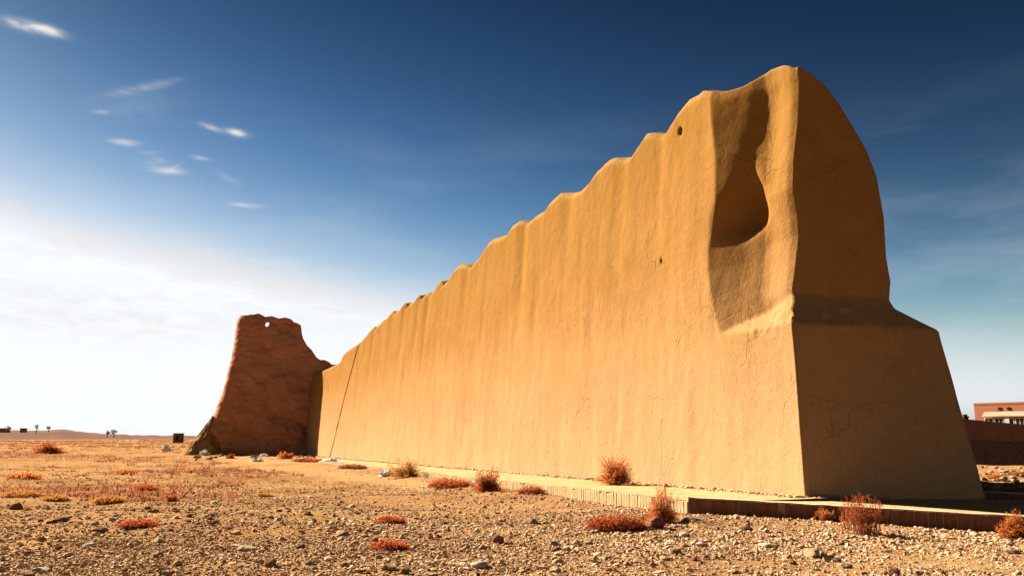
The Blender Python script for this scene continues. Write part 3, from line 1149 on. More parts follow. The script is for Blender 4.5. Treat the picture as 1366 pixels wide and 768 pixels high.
def kerb_left():
    ang = math.atan2(-DV.y, -DV.x)
    rr = random.Random(77)
    joined = MB()
    step = BW + BG
    for k2 in range(n_left):
        d = (k2 + 0.5) * step
        p = startL + DV * d
        z = zL(d) + rr.uniform(-0.008, 0.008) - (rr.random() < 0.07) * rr.uniform(0, 0.06) + 0.02 * math.sin(d / 3.1)
        if k2 < 290:
            link('brick', bmeshes[rr.randrange(3)], kerb_l, (p.x, p.y, z - BH), (rr.uniform(-0.012, 0.012), rr.uniform(-0.02, 0.02), ang + rr.uniform(-0.025, 0.025)))
        else:
            v, f = box_data(-BW / 2, BW / 2, 0, BD, -BH, 0)
            ca, sa = math.cos(ang), math.sin(ang)
            joined.add(np.stack([p.x + v[:, 0] * ca - v[:, 1] * sa, p.y + v[:, 0] * sa + v[:, 1] * ca, z + v[:, 2]], 1), f)
    o = joined.build('bricks', M['brick'], kerb_l)
    o['kind'] = 'stuff'
    vs_ = []
    nseg = 70
    for q in range(nseg + 1):
        d = n_left * step * q / nseg
        p = startL + DV * d
        for (ofs, dz) in ((0.008, -BH), (0.008, -0.030), (BD - 0.008, -0.030), (BD - 0.008, -BH)):
            vs_.append((p.x + NV.x * ofs, p.y + NV.y * ofs, zL(d) + dz + 0.02 * math.sin(d / 3.1)))
    fsx = [[q * 4 + e, q * 4 + e + 1, (q + 1) * 4 + e + 1, (q + 1) * 4 + e] for q in range(nseg) for e in range(3)]
    mm = MB()
    mm.add(vs_, np.array(fsx))
    mm.build('mortar', M['mortar'], kerb_l)


kerb_left()
K3a, K3b = at_y(1300, 655.5, 21.2), at_y(1366, 659, 20.6)
k3d = Vector((K3b.x - K3a.x, K3b.y - K3a.y)).normalized()
kerb_b = tag(link('brick_kerb', None), 'short brick kerb behind the wall end, edging the stony ground before the boundary wall', 'kerb', 'brick kerbs round the wall')
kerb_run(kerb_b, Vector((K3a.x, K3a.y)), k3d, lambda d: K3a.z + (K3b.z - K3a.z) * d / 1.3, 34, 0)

# ------------------------------------------------------------------ boundary wall and house on the right
def prism_wall(name, p0, p1, zb0, zt0, zb1, zt1, thick, mat, parent, out=0.0):
    a, b = Vector((p0.x, p0.y)), Vector((p1.x, p1.y))
    d = (b - a).normalized()
    nrm = Vector((-d.y, d.x))
    v = []
    for p, zb_, zt_ in ((a, zb0, zt0), (b, zb1, zt1)):
        for o in (-out, thick):
            for z in (zb_, zt_):
                q = p + nrm * o
                v.append((q.x, q.y, z))
    f = np.array([[0, 1, 3, 2], [4, 6, 7, 5], [0, 4, 5, 1], [2, 3, 7, 6], [0, 2, 6, 4], [1, 5, 7, 3]])
    return link(name, make_mesh(name, v, f, mat), parent)


YB = 44.0
q0, q1 = at_y(1270, 557, YB + 1.2), at_y(1420, 571, YB - 2)
m0, m1 = at_y(1270, 584, YB + 1.2), at_y(1420, 590, YB - 2)
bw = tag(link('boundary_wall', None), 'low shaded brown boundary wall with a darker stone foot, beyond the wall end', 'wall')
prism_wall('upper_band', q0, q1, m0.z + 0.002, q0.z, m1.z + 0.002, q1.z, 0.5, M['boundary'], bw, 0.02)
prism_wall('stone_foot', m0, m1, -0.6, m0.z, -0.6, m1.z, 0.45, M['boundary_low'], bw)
pp = at_y(1296, 560, YB + 0.9)
pm = MB()
pm.box(-0.12, 0.12, -0.12, 0.12, -1.0, 0.02)
pm.box(-0.15, 0.15, -0.15, 0.15, 0.022, 0.09)
pm.box(-0.09, 0.09, -0.09, 0.09, 0.092, 0.20)
tag(pm.build('vent_pipe', M['boundary'], loc=(pp.x, pp.y + 0.62, pp.z + 0.12)), 'small dark capped stub post standing just behind the boundary wall', 'post')

house = link('flat_house', None)
tag(house, 'flat-roofed peach house with a lean-to roof over its windows, behind the boundary wall', 'house')
YH = 62.0
hl = at_y(1299, 540, YH)
scp = YH / FPX
hz_top = hl.z
house.location = (hl.x, YH, 0)
house.rotation_euler = (0, 0, R(-50))
def hpart(name, mat, *bx):
    m_ = MB()
    m_.box(*bx)
    return m_.build(name, mat, house)


hw = 3.5
hpart('wall', M['house'], 0, hw, 0, 6, -0.5, hz_top)
hpart('parapet', M['house'], -0.02, hw + 0.002, -0.02, 6.02, hz_top + 0.002, hz_top + 0.14)
hpart('side_shade_panel', M['house_side'], hw + 0.004, hw + 0.05, 0.02, 6, -0.5, hz_top)  # added panel that carries the side's shade as a darker colour
for cx in (1.75, 2.35):
    hpart('vent', M['dark'], cx - 0.11, cx + 0.11, -0.03, -0.002, hz_top - 0.42, hz_top - 0.22)
rm = MB()
zr = hz_top - 0.62
v = np.array([[0.7, -0.62, zr - 0.22], [hw + 0.1, -0.62, zr - 0.22], [hw + 0.1, -0.01, zr + 0.10], [0.7, -0.01, zr + 0.10]])
v = np.concatenate([v, v - [0, 0, 0.07]])
rm.add(v, np.array([[0, 1, 2, 3], [7, 6, 5, 4], [0, 4, 5, 1], [1, 5, 6, 2], [2, 6, 7, 3], [3, 7, 4, 0]]))
rm.build('lean_to_roof', M['roofing'], house)
for k2 in range(4):
    x0 = 0.80 + k2 * 0.68
    wfr = MB()
    zt_, zb_ = zr - 0.36, zr - 1.2
    wfr.box(x0, x0 + 0.06, -0.50, -0.44, zb_, zt_)
    wfr.box(x0 + 0.56, x0 + 0.62, -0.50, -0.44, zb_, zt_)
    wfr.box(x0 + 0.062, x0 + 0.558, -0.50, -0.44, zt_ - 0.06, zt_)
    wfr.box(x0 + 0.062, x0 + 0.558, -0.50, -0.44, zb_, zb_ + 0.06)
    wfr.box(x0 + 0.29, x0 + 0.33, -0.495, -0.445, zb_ + 0.062, zt_ - 0.062)
    w_ = wfr.build('window', M['frame'], house)
    gl = MB()
    gl.box(x0 + 0.06, x0 + 0.56, -0.47, -0.46, zb_ + 0.06, zt_ - 0.06)
    gl.build('pane', M['glass'], w_)
hpart('porch_wall', M['house'], 0.72, hw + 0.05, -0.49, -0.36, -0.5, zr - 1.205)
hpart('porch_post', M['frame'], hw * 0.62, hw * 0.62 + 0.32, -0.56, -0.505, -0.5, zr - 0.30)

# ------------------------------------------------------------------ far horizon: ridge, buildings, trees
def far_ridge(name, pts, Y, depth, seed):
    n = 160
    pxs = np.linspace(pts[0][0], pts[-1][0], n)
    pys = np.interp(pxs, [p[0] for p in pts], [p[1] for p in pts])
    vs_ = []
    for px, py in zip(pxs, pys):
        top = at_y(px, py, Y)
        h = top.z + 0.5 * float(vnoise(px / 6.0, 0, 0, seed)) * Y / 900.0
        for (dy, hh) in ((-depth, -6.0), (-depth * 0.55, h * 0.45), (-depth * 0.2, h * 0.85), (0, h), (depth, -6.0)):
            vs_.append((top.x * (1 + dy / Y), Y + dy, hh))
    return tag(link(name, make_mesh(name, vs_, grid_faces(n, 5, flip=True), M['far_hill'], True)), kind='structure')


far_ridge('hills', [(-700, 573), (-300, 571), (-60, 572), (0, 573), (30, 573.5), (60, 574), (75, 572.5), (95, 573), (110, 576), (140, 578), (180, 580), (215, 580.5), (235, 580), (320, 581.5), (600, 582)], 700.0, 160.0, 5)
far_ridge('hills', [(1150, 582), (1290, 580), (1400, 578), (1800, 576), (2300, 575)], 900.0, 200.0, 6)

fb_ = link('hut', None)
tag(fb_, 'small dark flat-roofed hut on the horizon beside the tower stump', 'building')
p = at_y(231, 581, 240.0)
fb_.location = (p.x, 240.0, p.z - 0.9)
m_ = MB()
m_.box(0, 2.3, 0, 2, -1.5, 1.5)
m_.build('wall', M['house_side'], fb_)
m_ = MB()
m_.box(-0.12, 2.42, -0.12, 2.12, 1.502, 1.66)
m_.build('roof', M['far_hill'], fb_)
m_ = MB()
m_.box(0.9, 1.5, -0.05, -0.005, -0.5, 1.0)
m_.build('door', M['dark'], fb_)
for (px, w, h, sd) in ((2, 5, 0.9, 1), (28, 1.3, 0.9, 2)):
    p = at_y(px, 573, 560.0)
    ob = link('hut', None)
    tag(ob, ['long low block on the horizon with a small round tree before it', 'tiny square hut on the horizon between the long block and a thin tree'][sd - 1], 'building')
    ob.location = (p.x, 560, p.z - 0.3)
    m_ = MB()
    m_.box(-w / 2, w / 2, 0, 6, -1.5, h)
    m_.build('wall', M['far_hill'], ob)
    m_ = MB()
    m_.box(-w / 2 - 0.3, w / 2 + 0.3, -0.3, 6.3, h + 0.005, h + 0.5)
    m_.build('roof', M['boundary'], ob)


def tube(mb, pts, radii, n=5):
    pts = [Vector(p) for p in pts]
    vs_, fs_ = [], []
    for i_, p_ in enumerate(pts):
        d_ = (pts[min(i_ + 1, len(pts) - 1)] - pts[max(i_ - 1, 0)]).normalized()
        a_ = d_.orthogonal().normalized()
        b_ = d_.cross(a_)
        for q in range(n):
            t_ = 2 * math.pi * q / n
            vs_.append(p_ + (a_ * math.cos(t_) + b_ * math.sin(t_)) * radii[i_])
    for i_ in range(len(pts) - 1):
        for q in range(n):
            q2 = (q + 1) % n
            fs_.append([i_ * n + q, i_ * n + q2, (i_ + 1) * n + q2, (i_ + 1) * n + q])
    mb.add([tuple(v_) for v_ in vs_], np.array(fs_))


def far_tree(px, py_base, h, w, Y, label, seed, dens=260):
    rr = random.Random(seed)
    base = at_y(px, py_base, Y)
    h, w = h * 0.8, w * 0.8
    t_ = link('tree', None, loc=(base.x, Y, base.z - 0.4))
    tag(t_, label, 'tree', 'trees on the horizon')
    tr = MB()
    tube(tr, [(0, 0, -0.5), (0.1, 0, h * 0.3), (0, 0.1, h * 0.7), (0.1, 0, h * 0.95)], [0.30, 0.22, 0.12, 0.04])
    tips = []
    for q in range(7):
        a_ = rr.uniform(0, 6.28)
        z_ = h * rr.uniform(0.35, 0.75)
        e_ = (math.cos(a_) * w * rr.uniform(0.25, 0.5), math.sin(a_) * w * 0.4, z_ + h * rr.uniform(0.12, 0.28))
        tube(tr, [(0, 0, z_), (e_[0] * 0.5, e_[1] * 0.5, z_ + (e_[2] - z_) * 0.6), e_], [0.12, 0.08, 0.03], 4)
        tips.append(e_)
    tips.append((0, 0, h * 0.93))
    tr.build('trunk', M['bark'], t_)
    lf = MB()
    for q in range(int(dens * 0.6)):
        c_ = rr.choice(tips)
        pnt = Vector((c_[0] + rr.gauss(0, w * 0.13), c_[1] + rr.gauss(0, w * 0.13), c_[2] + rr.gauss(0, h * 0.08)))
        a_ = Vector((rr.uniform(-1, 1), rr.uniform(-1, 1), rr.uniform(-1, 1))).normalized() * rr.uniform(0.16, 0.32)
        b_ = a_.orthogonal() * rr.uniform(0.5, 0.9)
        lf.add([tuple(pnt - a_), tuple(pnt + b_), tuple(pnt + a_), tuple(pnt - b_)], np.array([[0, 1, 2, 3]]))
    lf.build('crown', M['leaf_dark'], t_)


far_tree(10, 575, 4.2, 3.6, 520, 'small round leafless-looking tree beside the long low block on the horizon', 1)
far_tree(48, 576, 6.0, 2.6, 520, 'tall thin sparse tree leaning alone on the horizon near the low ridge', 2, 150)
far_tree(65, 574, 3.6, 3.0, 520, 'small bushy tree at the foot of the low ridge on the horizon', 3)
far_tree(143, 581, 3.8, 3.0, 480, 'smaller of two round trees standing side by side on the horizon', 4)
far_tree(152, 581, 4.6, 4.0, 480, 'bigger of two round trees standing side by side on the horizon', 5, 340)

# ------------------------------------------------------------------ dry bushes
def ribbon(mb, pts, w0, w1, rr):
    side = Vector((rr.uniform(-1, 1), rr.uniform(-1, 1), rr.uniform(-0.3, 0.3))).normalized()
    n_ = len(pts)
    vs_, fs_ = [], []
    for i_, p_ in enumerate(pts):
        w_ = w0 + (w1 - w0) * i_ / (n_ - 1)
        vs_ += [tuple(p_ - side * w_), tuple(p_ + side * w_)]
    for i_ in range(n_ - 1):
        fs_.append([2 * i_, 2 * i_ + 1, 2 * i_ + 3, 2 * i_ + 2])
    mb.add(vs_, np.array(fs_))


def bush(name, pos, w, h, depth, label, mats, seed, style='dome', n=240, cat='bush', group='dry bushes', leaf=0.022, leaves=9):
    """w, h, depth in metres; style dome | mat | upright"""
    rr = random.Random(seed)
    root = link(name, None, loc=pos)
    tag(root, label, cat, group)
    st, lf = MB(), MB()
    leaves = int(leaves * 1.3)
    for q in range(int(n * 1.7)):
        a_ = rr.uniform(0, 2 * math.pi)
        rad_ = math.sqrt(rr.random())
        if style == 'upright':
            b0 = Vector((math.cos(a_) * w * 0.42 * rad_, math.sin(a_) * depth * 0.42 * rad_, -0.02))
            e_ = b0 + Vector((rr.gauss(0, w * 0.07), rr.gauss(0, depth * 0.08), h * rr.uniform(0.25, 1.0) * (1 - 0.25 * rad_)))
        elif style == 'mat':
            b0 = Vector((math.cos(a_) * w * 0.35 * rad_, math.sin(a_) * depth * 0.35 * rad_, -0.01))
            e_ = b0 + Vector((math.cos(a_) * w * 0.2 * rr.random() + rr.gauss(0, 0.04), math.sin(a_) * depth * 0.2 * rr.random(), h * rr.uniform(0.3, 1.0) * (1 - 0.65 * rad_ ** 2)))
        else:
            el = math.asin(rr.uniform(0.0, 1.0))
            rs = rr.uniform(0.62, 1.03) * (0.9 + 0.5 * float(vnoise(math.cos(a_) * 2 + seed, math.sin(a_) * 2, el * 2, seed)))
            b0 = Vector((rr.gauss(0, w * 0.05), rr.gauss(0, depth * 0.05), -0.02))
            e_ = Vector((math.cos(a_) * math.cos(el) * w * 0.5 * rs, math.sin(a_) * math.cos(el) * depth * 0.5 * rs, max(0.015, math.sin(el) * h * rs)))
        mid1 = b0.lerp(e_, 0.4) + Vector((rr.gauss(0, 0.03), rr.gauss(0, 0.03), 0.06 * h))
        mid2 = b0.lerp(e_, 0.75) + Vector((rr.gauss(0, 0.03), rr.gauss(0, 0.03), 0.05 * h))
        ribbon(st, [b0, mid1, mid2, e_], 0.006, 0.003, rr)
        path = [mid1, mid2, e_]
        for l_ in range(leaves):
            u_ = rr.random()
            pt_ = path[0].lerp(path[1], u_ * 2) if u_ < 0.5 else path[1].lerp(path[2], u_ * 2 - 1)
            pt_ = pt_ + Vector((rr.gauss(0, 0.02), rr.gauss(0, 0.02), rr.gauss(0, 0.016)))
            a2 = Vector((rr.uniform(-1, 1), rr.uniform(-1, 1), rr.uniform(-0.4, 1))).normalized() * leaf * rr.uniform(0.5, 1.4)
            b2 = a2.orthogonal().normalized() * leaf * rr.uniform(0.18, 0.4)
            lf.add([tuple(pt_ - a2), tuple(pt_ + b2), tuple(pt_ + a2), tuple(pt_ - b2)], np.array([[0, 1, 2, 3]]))
    st.build('stems', M[mats[0]], root)
    lf.build('leaves', M[mats[1]], root)
    return root


def px_bush(px, py, wpx, hpx, label, mats, seed, style='dome', n=240, surface=None, dratio=0.8, name='dry_bush', cat='bush', group='dry bushes', leaves=9):
    if surface == 'apron':
        p_ = solve_ray(px, py, lambda x, y, z: z0(to_st(x, y)[0]) - 0.0 - z, 8, 200, 4000)
    else:
        p_ = on_ground(px, py)
    sc_ = p_.y / FPX
    bush(name, (p_.x, p_.y, p_.z), wpx * sc_, hpx * sc_, wpx * sc_ * dratio, label, mats, seed, style, n, cat, group, max(0.02, 1.1 * sc_), leaves)
    return p_


px_bush(821, 646, 58, 38, 'round orange dry bush standing against the foot of the long sunlit wall', ('twig_brown', 'twig_orange'), 3, 'dome', 420, 'apron')
px_bush(884, 696, 66, 50, 'loose orange-brown dry bush growing at the kerb corner, beside a reddish rock', ('twig_brown', 'twig_orange'), 4, 'dome', 210)
px_bush(822, 706, 84, 22, 'flat dark red dry shrub mat on the gravel beside a reddish rock', ('twig_brown', 'twig_red'), 5, 'mat', 420, dratio=0.6)
px_bush(1150, 711, 56, 58, 'upright clump of dry red-brown weeds before the shaded brick kerb', ('twig_brown', 'twig_red'), 6, 'upright', 85, dratio=0.7, leaves=12)
px_bush(1101, 694, 26, 18, 'short tuft of dry weeds against the shaded kerb, next to the upright weeds', ('twig_brown', 'twig_orange'), 7, 'upright', 45)
px_bush(1297, 703, 30, 20, 'small reddish weed tuft at the kerb where its sunlit top ends', ('twig_brown', 'twig_red'), 8, 'upright', 45)
px_bush(1357, 717, 46, 34, 'bushy orange dry shrub at the kerb in the wall shadow', ('twig_brown', 'twig_orange'), 9, 'dome', 300)
px_bush(650, 655, 52, 30, 'dense dark red dry bush beside the sunlit kerb', ('twig_brown', 'twig_red'), 10, 'dome', 330)
px_bush(601, 650, 64, 15, 'low spread of red-brown weeds along the sunlit kerb between two bushes', ('twig_brown', 'twig_red'), 11, 'mat', 260)
px_bush(543, 637, 50, 24, 'ochre-tipped dry bush beside the white bag near the kerb', ('twig_brown', 'twig_ochre'), 12, 'dome', 260)
px_bush(708, 658, 40, 13, 'small thin reddish weed patch at the sunlit kerb beside the dark red bush', ('twig_brown', 'twig_red'), 13, 'mat', 130)
px_bush(521, 698, 38, 12, 'small rust red shrub mat alone on open gravel', ('twig_brown', 'twig_red'), 14, 'mat', 170)
px_bush(519, 732, 46, 13, 'crimson shrub mat on open gravel beside a broad reddish flat stone', ('twig_red', 'twig_red'), 15, 'mat', 200)
px_bush(66, 605, 40, 15, 'dark red rounded bush standing out on the open plain', ('twig_brown', 'twig_red'), 16, 'dome', 260)
px_bush(145, 671, 42, 13, 'bright yellow-orange grass tuft on stony ground', ('twig_ochre', 'twig_ochre'), 17, 'mat', 200)
px_bush(72, 667, 34, 9, 'flat ochre grass patch on stony ground', ('twig_ochre', 'twig_ochre'), 18, 'mat', 140)
px_bush(28, 662, 52, 11, 'wide ochre grass patch beside rows of dark stones', ('twig_ochre', 'twig_ochre'), 19, 'mat', 170)
px_bush(186, 702, 50, 11, 'low purplish brown dead shrub lying on stony ground', ('twig_brown', 'twig_red'), 20, 'mat', 200)
px_bush(32, 638, 46, 9, 'low orange-red shrub patch on the open plain', ('twig_brown', 'twig_orange'), 21, 'mat', 160)
px_bush(168, 632, 26, 7, 'tiny orange shrub patch near the bare track', ('twig_brown', 'twig_orange'), 22, 'mat', 90)
px_bush(192, 653, 36, 8, 'thin red shrub streak on the gravel near the bare track', ('twig_brown', 'twig_red'), 23, 'mat', 110)
px_bush(229, 669, 20, 13, 'small purplish tuft on pale gravel', ('twig_brown', 'twig_red'), 24, 'dome', 70)
px_bush(382, 611, 26, 10, 'orange weed clump at the foot of the tower stump', ('twig_brown', 'twig_orange'), 25, 'dome', 110)
px_bush(308, 612, 14, 7, 'small red weed at the foot of the tower stump', ('twig_brown', 'twig_red'), 26, 'dome', 70)
px_bush(412, 616, 46, 7, 'red weed strip where the tower stump meets the kerb', ('twig_brown', 'twig_red'), 27, 'mat', 130)
px_bush(470, 625, 40, 8, 'sparse brown weeds along the far part of the sunlit kerb', ('twig_brown', 'twig_brown'), 28, 'mat', 120)
px_bush(352, 661, 20, 5, 'thin yellow grass wisp on pale gravel', ('twig_ochre', 'twig_ochre'), 29, 'mat', 60)

# ------------------------------------------------------------------ scrub on the plain (uncountable)
sc = MB()
SV, SF, nn = [], [], 0
cnt = 0
r2 = np.random.default_rng(9)
N = 15000
yy = 24 + (r2.random(N) ** 1.35) * 400
xx = yy * (-0.64 + r2.random(N) * 0.47)
mask = fbm(xx / 14.0, yy / 7.0, 0, 3, 88)
ok = (mask + r2.normal(0, 0.25, N) > 0.12) & (sand_mask(xx, yy) < 0.5)
s_, t_ = to_st(xx, yy)
ok &= t_ < J_st[1] - 3.5
ok &= ~((yy > YT - 4) & (yy < YT + 9) & (xx > lx.min() - 1.5))
xx, yy = xx[ok], yy[ok]
zz = g(xx, yy)
for x_, y_, z_ in zip(xx, yy, zz):
    k_ = r2.uniform(0.05, 0.20) * (1 + y_ / 150)
    nb_ = 12
    a = r2.uniform(0, 6.283, nb_)
    ro = r2.random(nb_) ** 0.5 * k_ * 1.5
    bx_, by_ = x_ + np.cos(a) * ro, y_ + np.sin(a) * ro
    tip = np.stack([bx_ + r2.normal(0, k_ * 0.35, nb_), by_ + r2.normal(0, k_ * 0.35, nb_), z_ + k_ * r2.uniform(0.2, 0.75, nb_)], 1)
    ww = k_ * 0.22
    ang = r2.uniform(0, 3.14, nb_)
    v0 = np.stack([bx_ - np.cos(ang) * ww, by_ - np.sin(ang) * ww, np.full(nb_, z_ - 0.03)], 1)
    v1 = np.stack([bx_ + np.cos(ang) * ww, by_ + np.sin(ang) * ww, np.full(nb_, z_ - 0.03)], 1)
    SV.append(np.stack([v0, v1, tip], 1).reshape(-1, 3))
V_ = np.concatenate(SV)
F_ = np.arange(len(V_)).reshape(-1, 3)
tag(link('dry_scrub', make_mesh('dry_scrub', V_, F_, M['scrub'])), 'low red-brown scrub spread over the open plain', 'scrub', kind='stuff')

# ------------------------------------------------------------------ gravel and stones
b = bmesh.new()
bmesh.ops.create_icosphere(b, subdivisions=1, radius=1.0)
ico_v = np.array([v_.co[:] for v_ in b.verts])
ico_f = np.array([[v_.index for v_ in f_.verts] for f_ in b.faces])
b.free()
NG = 64000
u = r2.random(NG)
gy = 1.0 / (1 / 7.5 - u ** 0.8 * (1 / 7.5 - 1 / 52.0))        # denser near by, thinning with distance
gx = gy * (-0.78 + 1.56 * r2.random(NG))
dens = 0.60 + 1.1 * fbm(gx / 2.5, gy / 1.4, 0, 3, 41)
ok = r2.random(NG) < np.clip(dens, 0.10, 1.0) * (1 - 0.85 * sand_mask(gx, gy))
s_, t_ = to_st(gx, gy)
ok &= (t_ < J_st[1] - 0.03) | (s_ < J_st[0])
inwv = np.array([-kr_dir.y, kr_dir.x])
dk = (gx - J.x) * inwv[0] + (gy - J.y) * inwv[1]
dal = (gx - J.x) * kr_dir.x + (gy - J.y) * kr_dir.y
ok &= ~((dk > -0.05) & (dal > -0.3) & (gy < 21.6))
ok &= ~((dal > -0.5) & (s_ > -0.5) & (t_ > J_st[1]) & (t_ < 6))
gx, gy = gx[ok], gy[ok]
ng = len(gx)
gz = g(gx, gy)
size = np.exp(r2.normal(math.log(0.0165), 0.55, ng)) * (1 + 0.008 * gy)
size = np.clip(size, 0.007, 0.065)
# random rotation about z, squash, per-vertex jitter
an = r2.uniform(0, 6.283, ng)
sx = size * r2.uniform(0.8, 1.5, ng)
sy = size * r2.uniform(0.7, 1.1, ng)
sz = size * r2.uniform(0.45, 0.85, ng)
V_ = ico_v[None] * (1 + r2.uniform(-0.28, 0.28, (ng, len(ico_v), 1)))
V_ = V_ * np.stack([sx, sy, sz], 1)[:, None, :]
tl = r2.normal(0, 0.25, ng)
vx = V_[..., 0] * np.cos(tl)[:, None] - V_[..., 2] * np.sin(tl)[:, None]
vz = V_[..., 0] * np.sin(tl)[:, None] + V_[..., 2] * np.cos(tl)[:, None]
wx_ = vx * np.cos(an)[:, None] - V_[..., 1] * np.sin(an)[:, None]
wy_ = vx * np.sin(an)[:, None] + V_[..., 1] * np.cos(an)[:, None]
V_ = np.stack([wx_ + gx[:, None], wy_ + gy[:, None], vz + (gz + sz * r2.uniform(-0.1, 0.45, ng))[:, None]], -1).reshape(-1, 3)
if len(ico_v) == 12:
    F_ = (ico_f[None] + (np.arange(ng) * len(ico_v))[:, None, None]).reshape(-1, 3)
else:
    F_ = (ico_f[None] + (np.arange(ng) * len(ico_v))[:, None, None]).reshape(-1, 3)
tag(link('gravel', make_mesh('gravel', V_, F_, M['gravel'])), 'loose tan gravel strewn over the open foreground', 'gravel', kind='stuff')

oct_v = np.array([[1, 0, 0], [-1, 0, 0], [0, 1, 0], [0, -1, 0], [0, 0, 1], [0, 0, -1]], float)
oct_f = np.array([[0, 2, 4], [2, 1, 4], [1, 3, 4], [3, 0, 4], [2, 0, 5], [1, 2, 5], [3, 1, 5], [0, 3, 5]])
NC = 250000
u = r2.random(NC)
cy_ = 1.0 / (1 / 7.5 - u ** 0.85 * (1 / 7.5 - 1 / 45.0))
cx_ = cy_ * (-0.78 + 1.56 * r2.random(NC))
dn = 0.75 + 1.0 * fbm(cx_ / 3.2, cy_ / 1.8, 0, 3, 43) - 0.35 * sstep(-2, -9, cx_)
ok = r2.random(NC) < np.clip(dn, 0.15, 1.0) * (1 - 0.80 * sand_mask(cx_, cy_))
s_, t_ = to_st(cx_, cy_)
ok &= (t_ < J_st[1] - 0.03) | (s_ < J_st[0])
dk = (cx_ - J.x) * inwv[0] + (cy_ - J.y) * inwv[1]
dal = (cx_ - J.x) * kr_dir.x + (cy_ - J.y) * kr_dir.y
ok &= ~((dk > -0.05) & (dal > -0.3) & (cy_ < 21.6))
ok &= ~((dal > -0.5) & (s_ > -0.5) & (t_ > J_st[1]) & (t_ < 6))
cx_, cy_ = cx_[ok], cy_[ok]
nc = len(cx_)
cz_ = g(cx_, cy_)
cs = np.clip(np.exp(r2.normal(math.log(0.0135), 0.42, nc)), 0.006, 0.04) * (1 + 0.012 * cy_)
rot = r2.normal(0, 1, (nc, 4))
rot /= np.linalg.norm(rot, axis=1)[:, None]
qw, qx, qy, qz = rot.T
RM = np.stack([1 - 2 * (qy * qy + qz * qz), 2 * (qx * qy - qz * qw), 2 * (qx * qz + qy * qw), 2 * (qx * qy + qz * qw), 1 - 2 * (qx * qx + qz * qz), 2 * (qy * qz - qx * qw), 2 * (qx * qz - qy * qw), 2 * (qy * qz + qx * qw), 1 - 2 * (qx * qx + qy * qy)], 1).reshape(-1, 3, 3)
cv = oct_v[None] * (1 + r2.uniform(-0.4, 0.4, (nc, 6, 1))) * (cs[:, None] * np.stack([r2.uniform(0.9, 1.7, nc), r2.uniform(0.8, 1.2, nc), r2.uniform(0.45, 0.8, nc)], 1))[:, None, :]
cv = np.einsum('nij,nkj->nki', RM, cv)
cv[..., 2] *= 0.75
cv = cv + np.stack([cx_, cy_, cz_ + cs * 0.15], 1)[:, None, :]
tag(link('gravel_chips', make_mesh('gravel_chips', cv.reshape(-1, 3), (oct_f[None] + (np.arange(nc) * 6)[:, None, None]).reshape(-1, 3), M['gravel'])), 'fine angular stone chips between the pebbles of the foreground', 'gravel', kind='stuff')
open('/tmp/counts.txt', 'w').write('%d %d' % (ng, nc)) if False else None


# crumbs of plaster and earth along the foot of the wall
nd = 5200
ds = J_st[0] * 0 + r2.random(nd) ** 1.6 * (S_END - 1)
dt = -np.abs(r2.normal(0, 0.16, nd)) + 0.03
de = r2.random(nd) < 0.22                       # some along the end face instead
dx, dy = from_st(ds, dt)
ex, ey = from_st(-np.abs(r2.normal(0, 0.14, nd)) + 0.02, r2.random(nd) * tB)
dx, dy = np.where(de, ex, dx), np.where(de, ey, dy)
dz = np.where(de, A.z - 0.03 * 0 + (0.12 - A.z) * np.clip(to_st(dx, dy)[1] / tB, 0, 1), z0(ds))
dsz = np.clip(np.exp(r2.normal(math.log(0.018), 0.6, nd)), 0.008, 0.09) * (1 + 0.012 * np.maximum(dy - 17, 0))
dv = ico_v[None] * (1 + r2.uniform(-0.3, 0.3, (nd, len(ico_v), 1))) * (dsz[:, None] * np.stack([r2.uniform(0.8, 1.4, nd), r2.uniform(0.8, 1.4, nd), r2.uniform(0.5, 0.8, nd)], 1))[:, None, :]
dv = dv + np.stack([dx, dy, dz + dsz * 0.2], 1)[:, None, :]
tag(link('plaster_crumbs', make_mesh('plaster_crumbs', dv.reshape(-1, 3), (ico_f[None] + (np.arange(nd) * len(ico_v))[:, None, None]).reshape(-1, 3), M['gravel'])), 'crumbs of fallen earth along the foot of the plastered wall', 'debris', kind='stuff')


def rock_mesh(seed, mat, angular=0.32):
    b = bmesh.new()
    bmesh.ops.create_icosphere(b, subdivisions=3, radius=1.0)
    v_ = np.array([q.co[:] for q in b.verts])
    cuts = np.random.default_rng(seed)
    for _ in range(9):
        nrm = cuts.normal(0, 1, 3)
        nrm /= np.linalg.norm(nrm)
        d_ = v_ @ nrm
        lim = cuts.uniform(0.55, 0.85)
        v_ = v_ - np.outer(np.maximum(d_ - lim, 0), nrm) * 0.9
    v_ = v_ * (1 + 0.10 * fbm(v_[:, 0] * 1.5 + seed, v_[:, 1] * 1.5, v_[:, 2] * 1.5, 3, seed))[:, None]
    for q, c_ in zip(b.verts, v_):
        q.co = c_
    me = bpy.data.meshes.new('stone')
    b.to_mesh(me)
    b.free()
    me.materials.append(mat)
    return me


def stone(px, py, wpx, hpx, label, mat, seed, group=None, name='stone', cat='stone'):
    p_ = on_ground(px, py)
    sc_ = p_.y / FPX
    o = link(name, rock_mesh(seed, M[mat]), None, (p_.x, p_.y, p_.z + hpx * sc_ * 0.28), (0, 0, random.uniform(0, 3)), (wpx * sc_ * 0.52, wpx * sc_ * 0.45, hpx * sc_ * 0.62))
    tag(o, label, cat, group)
    return o


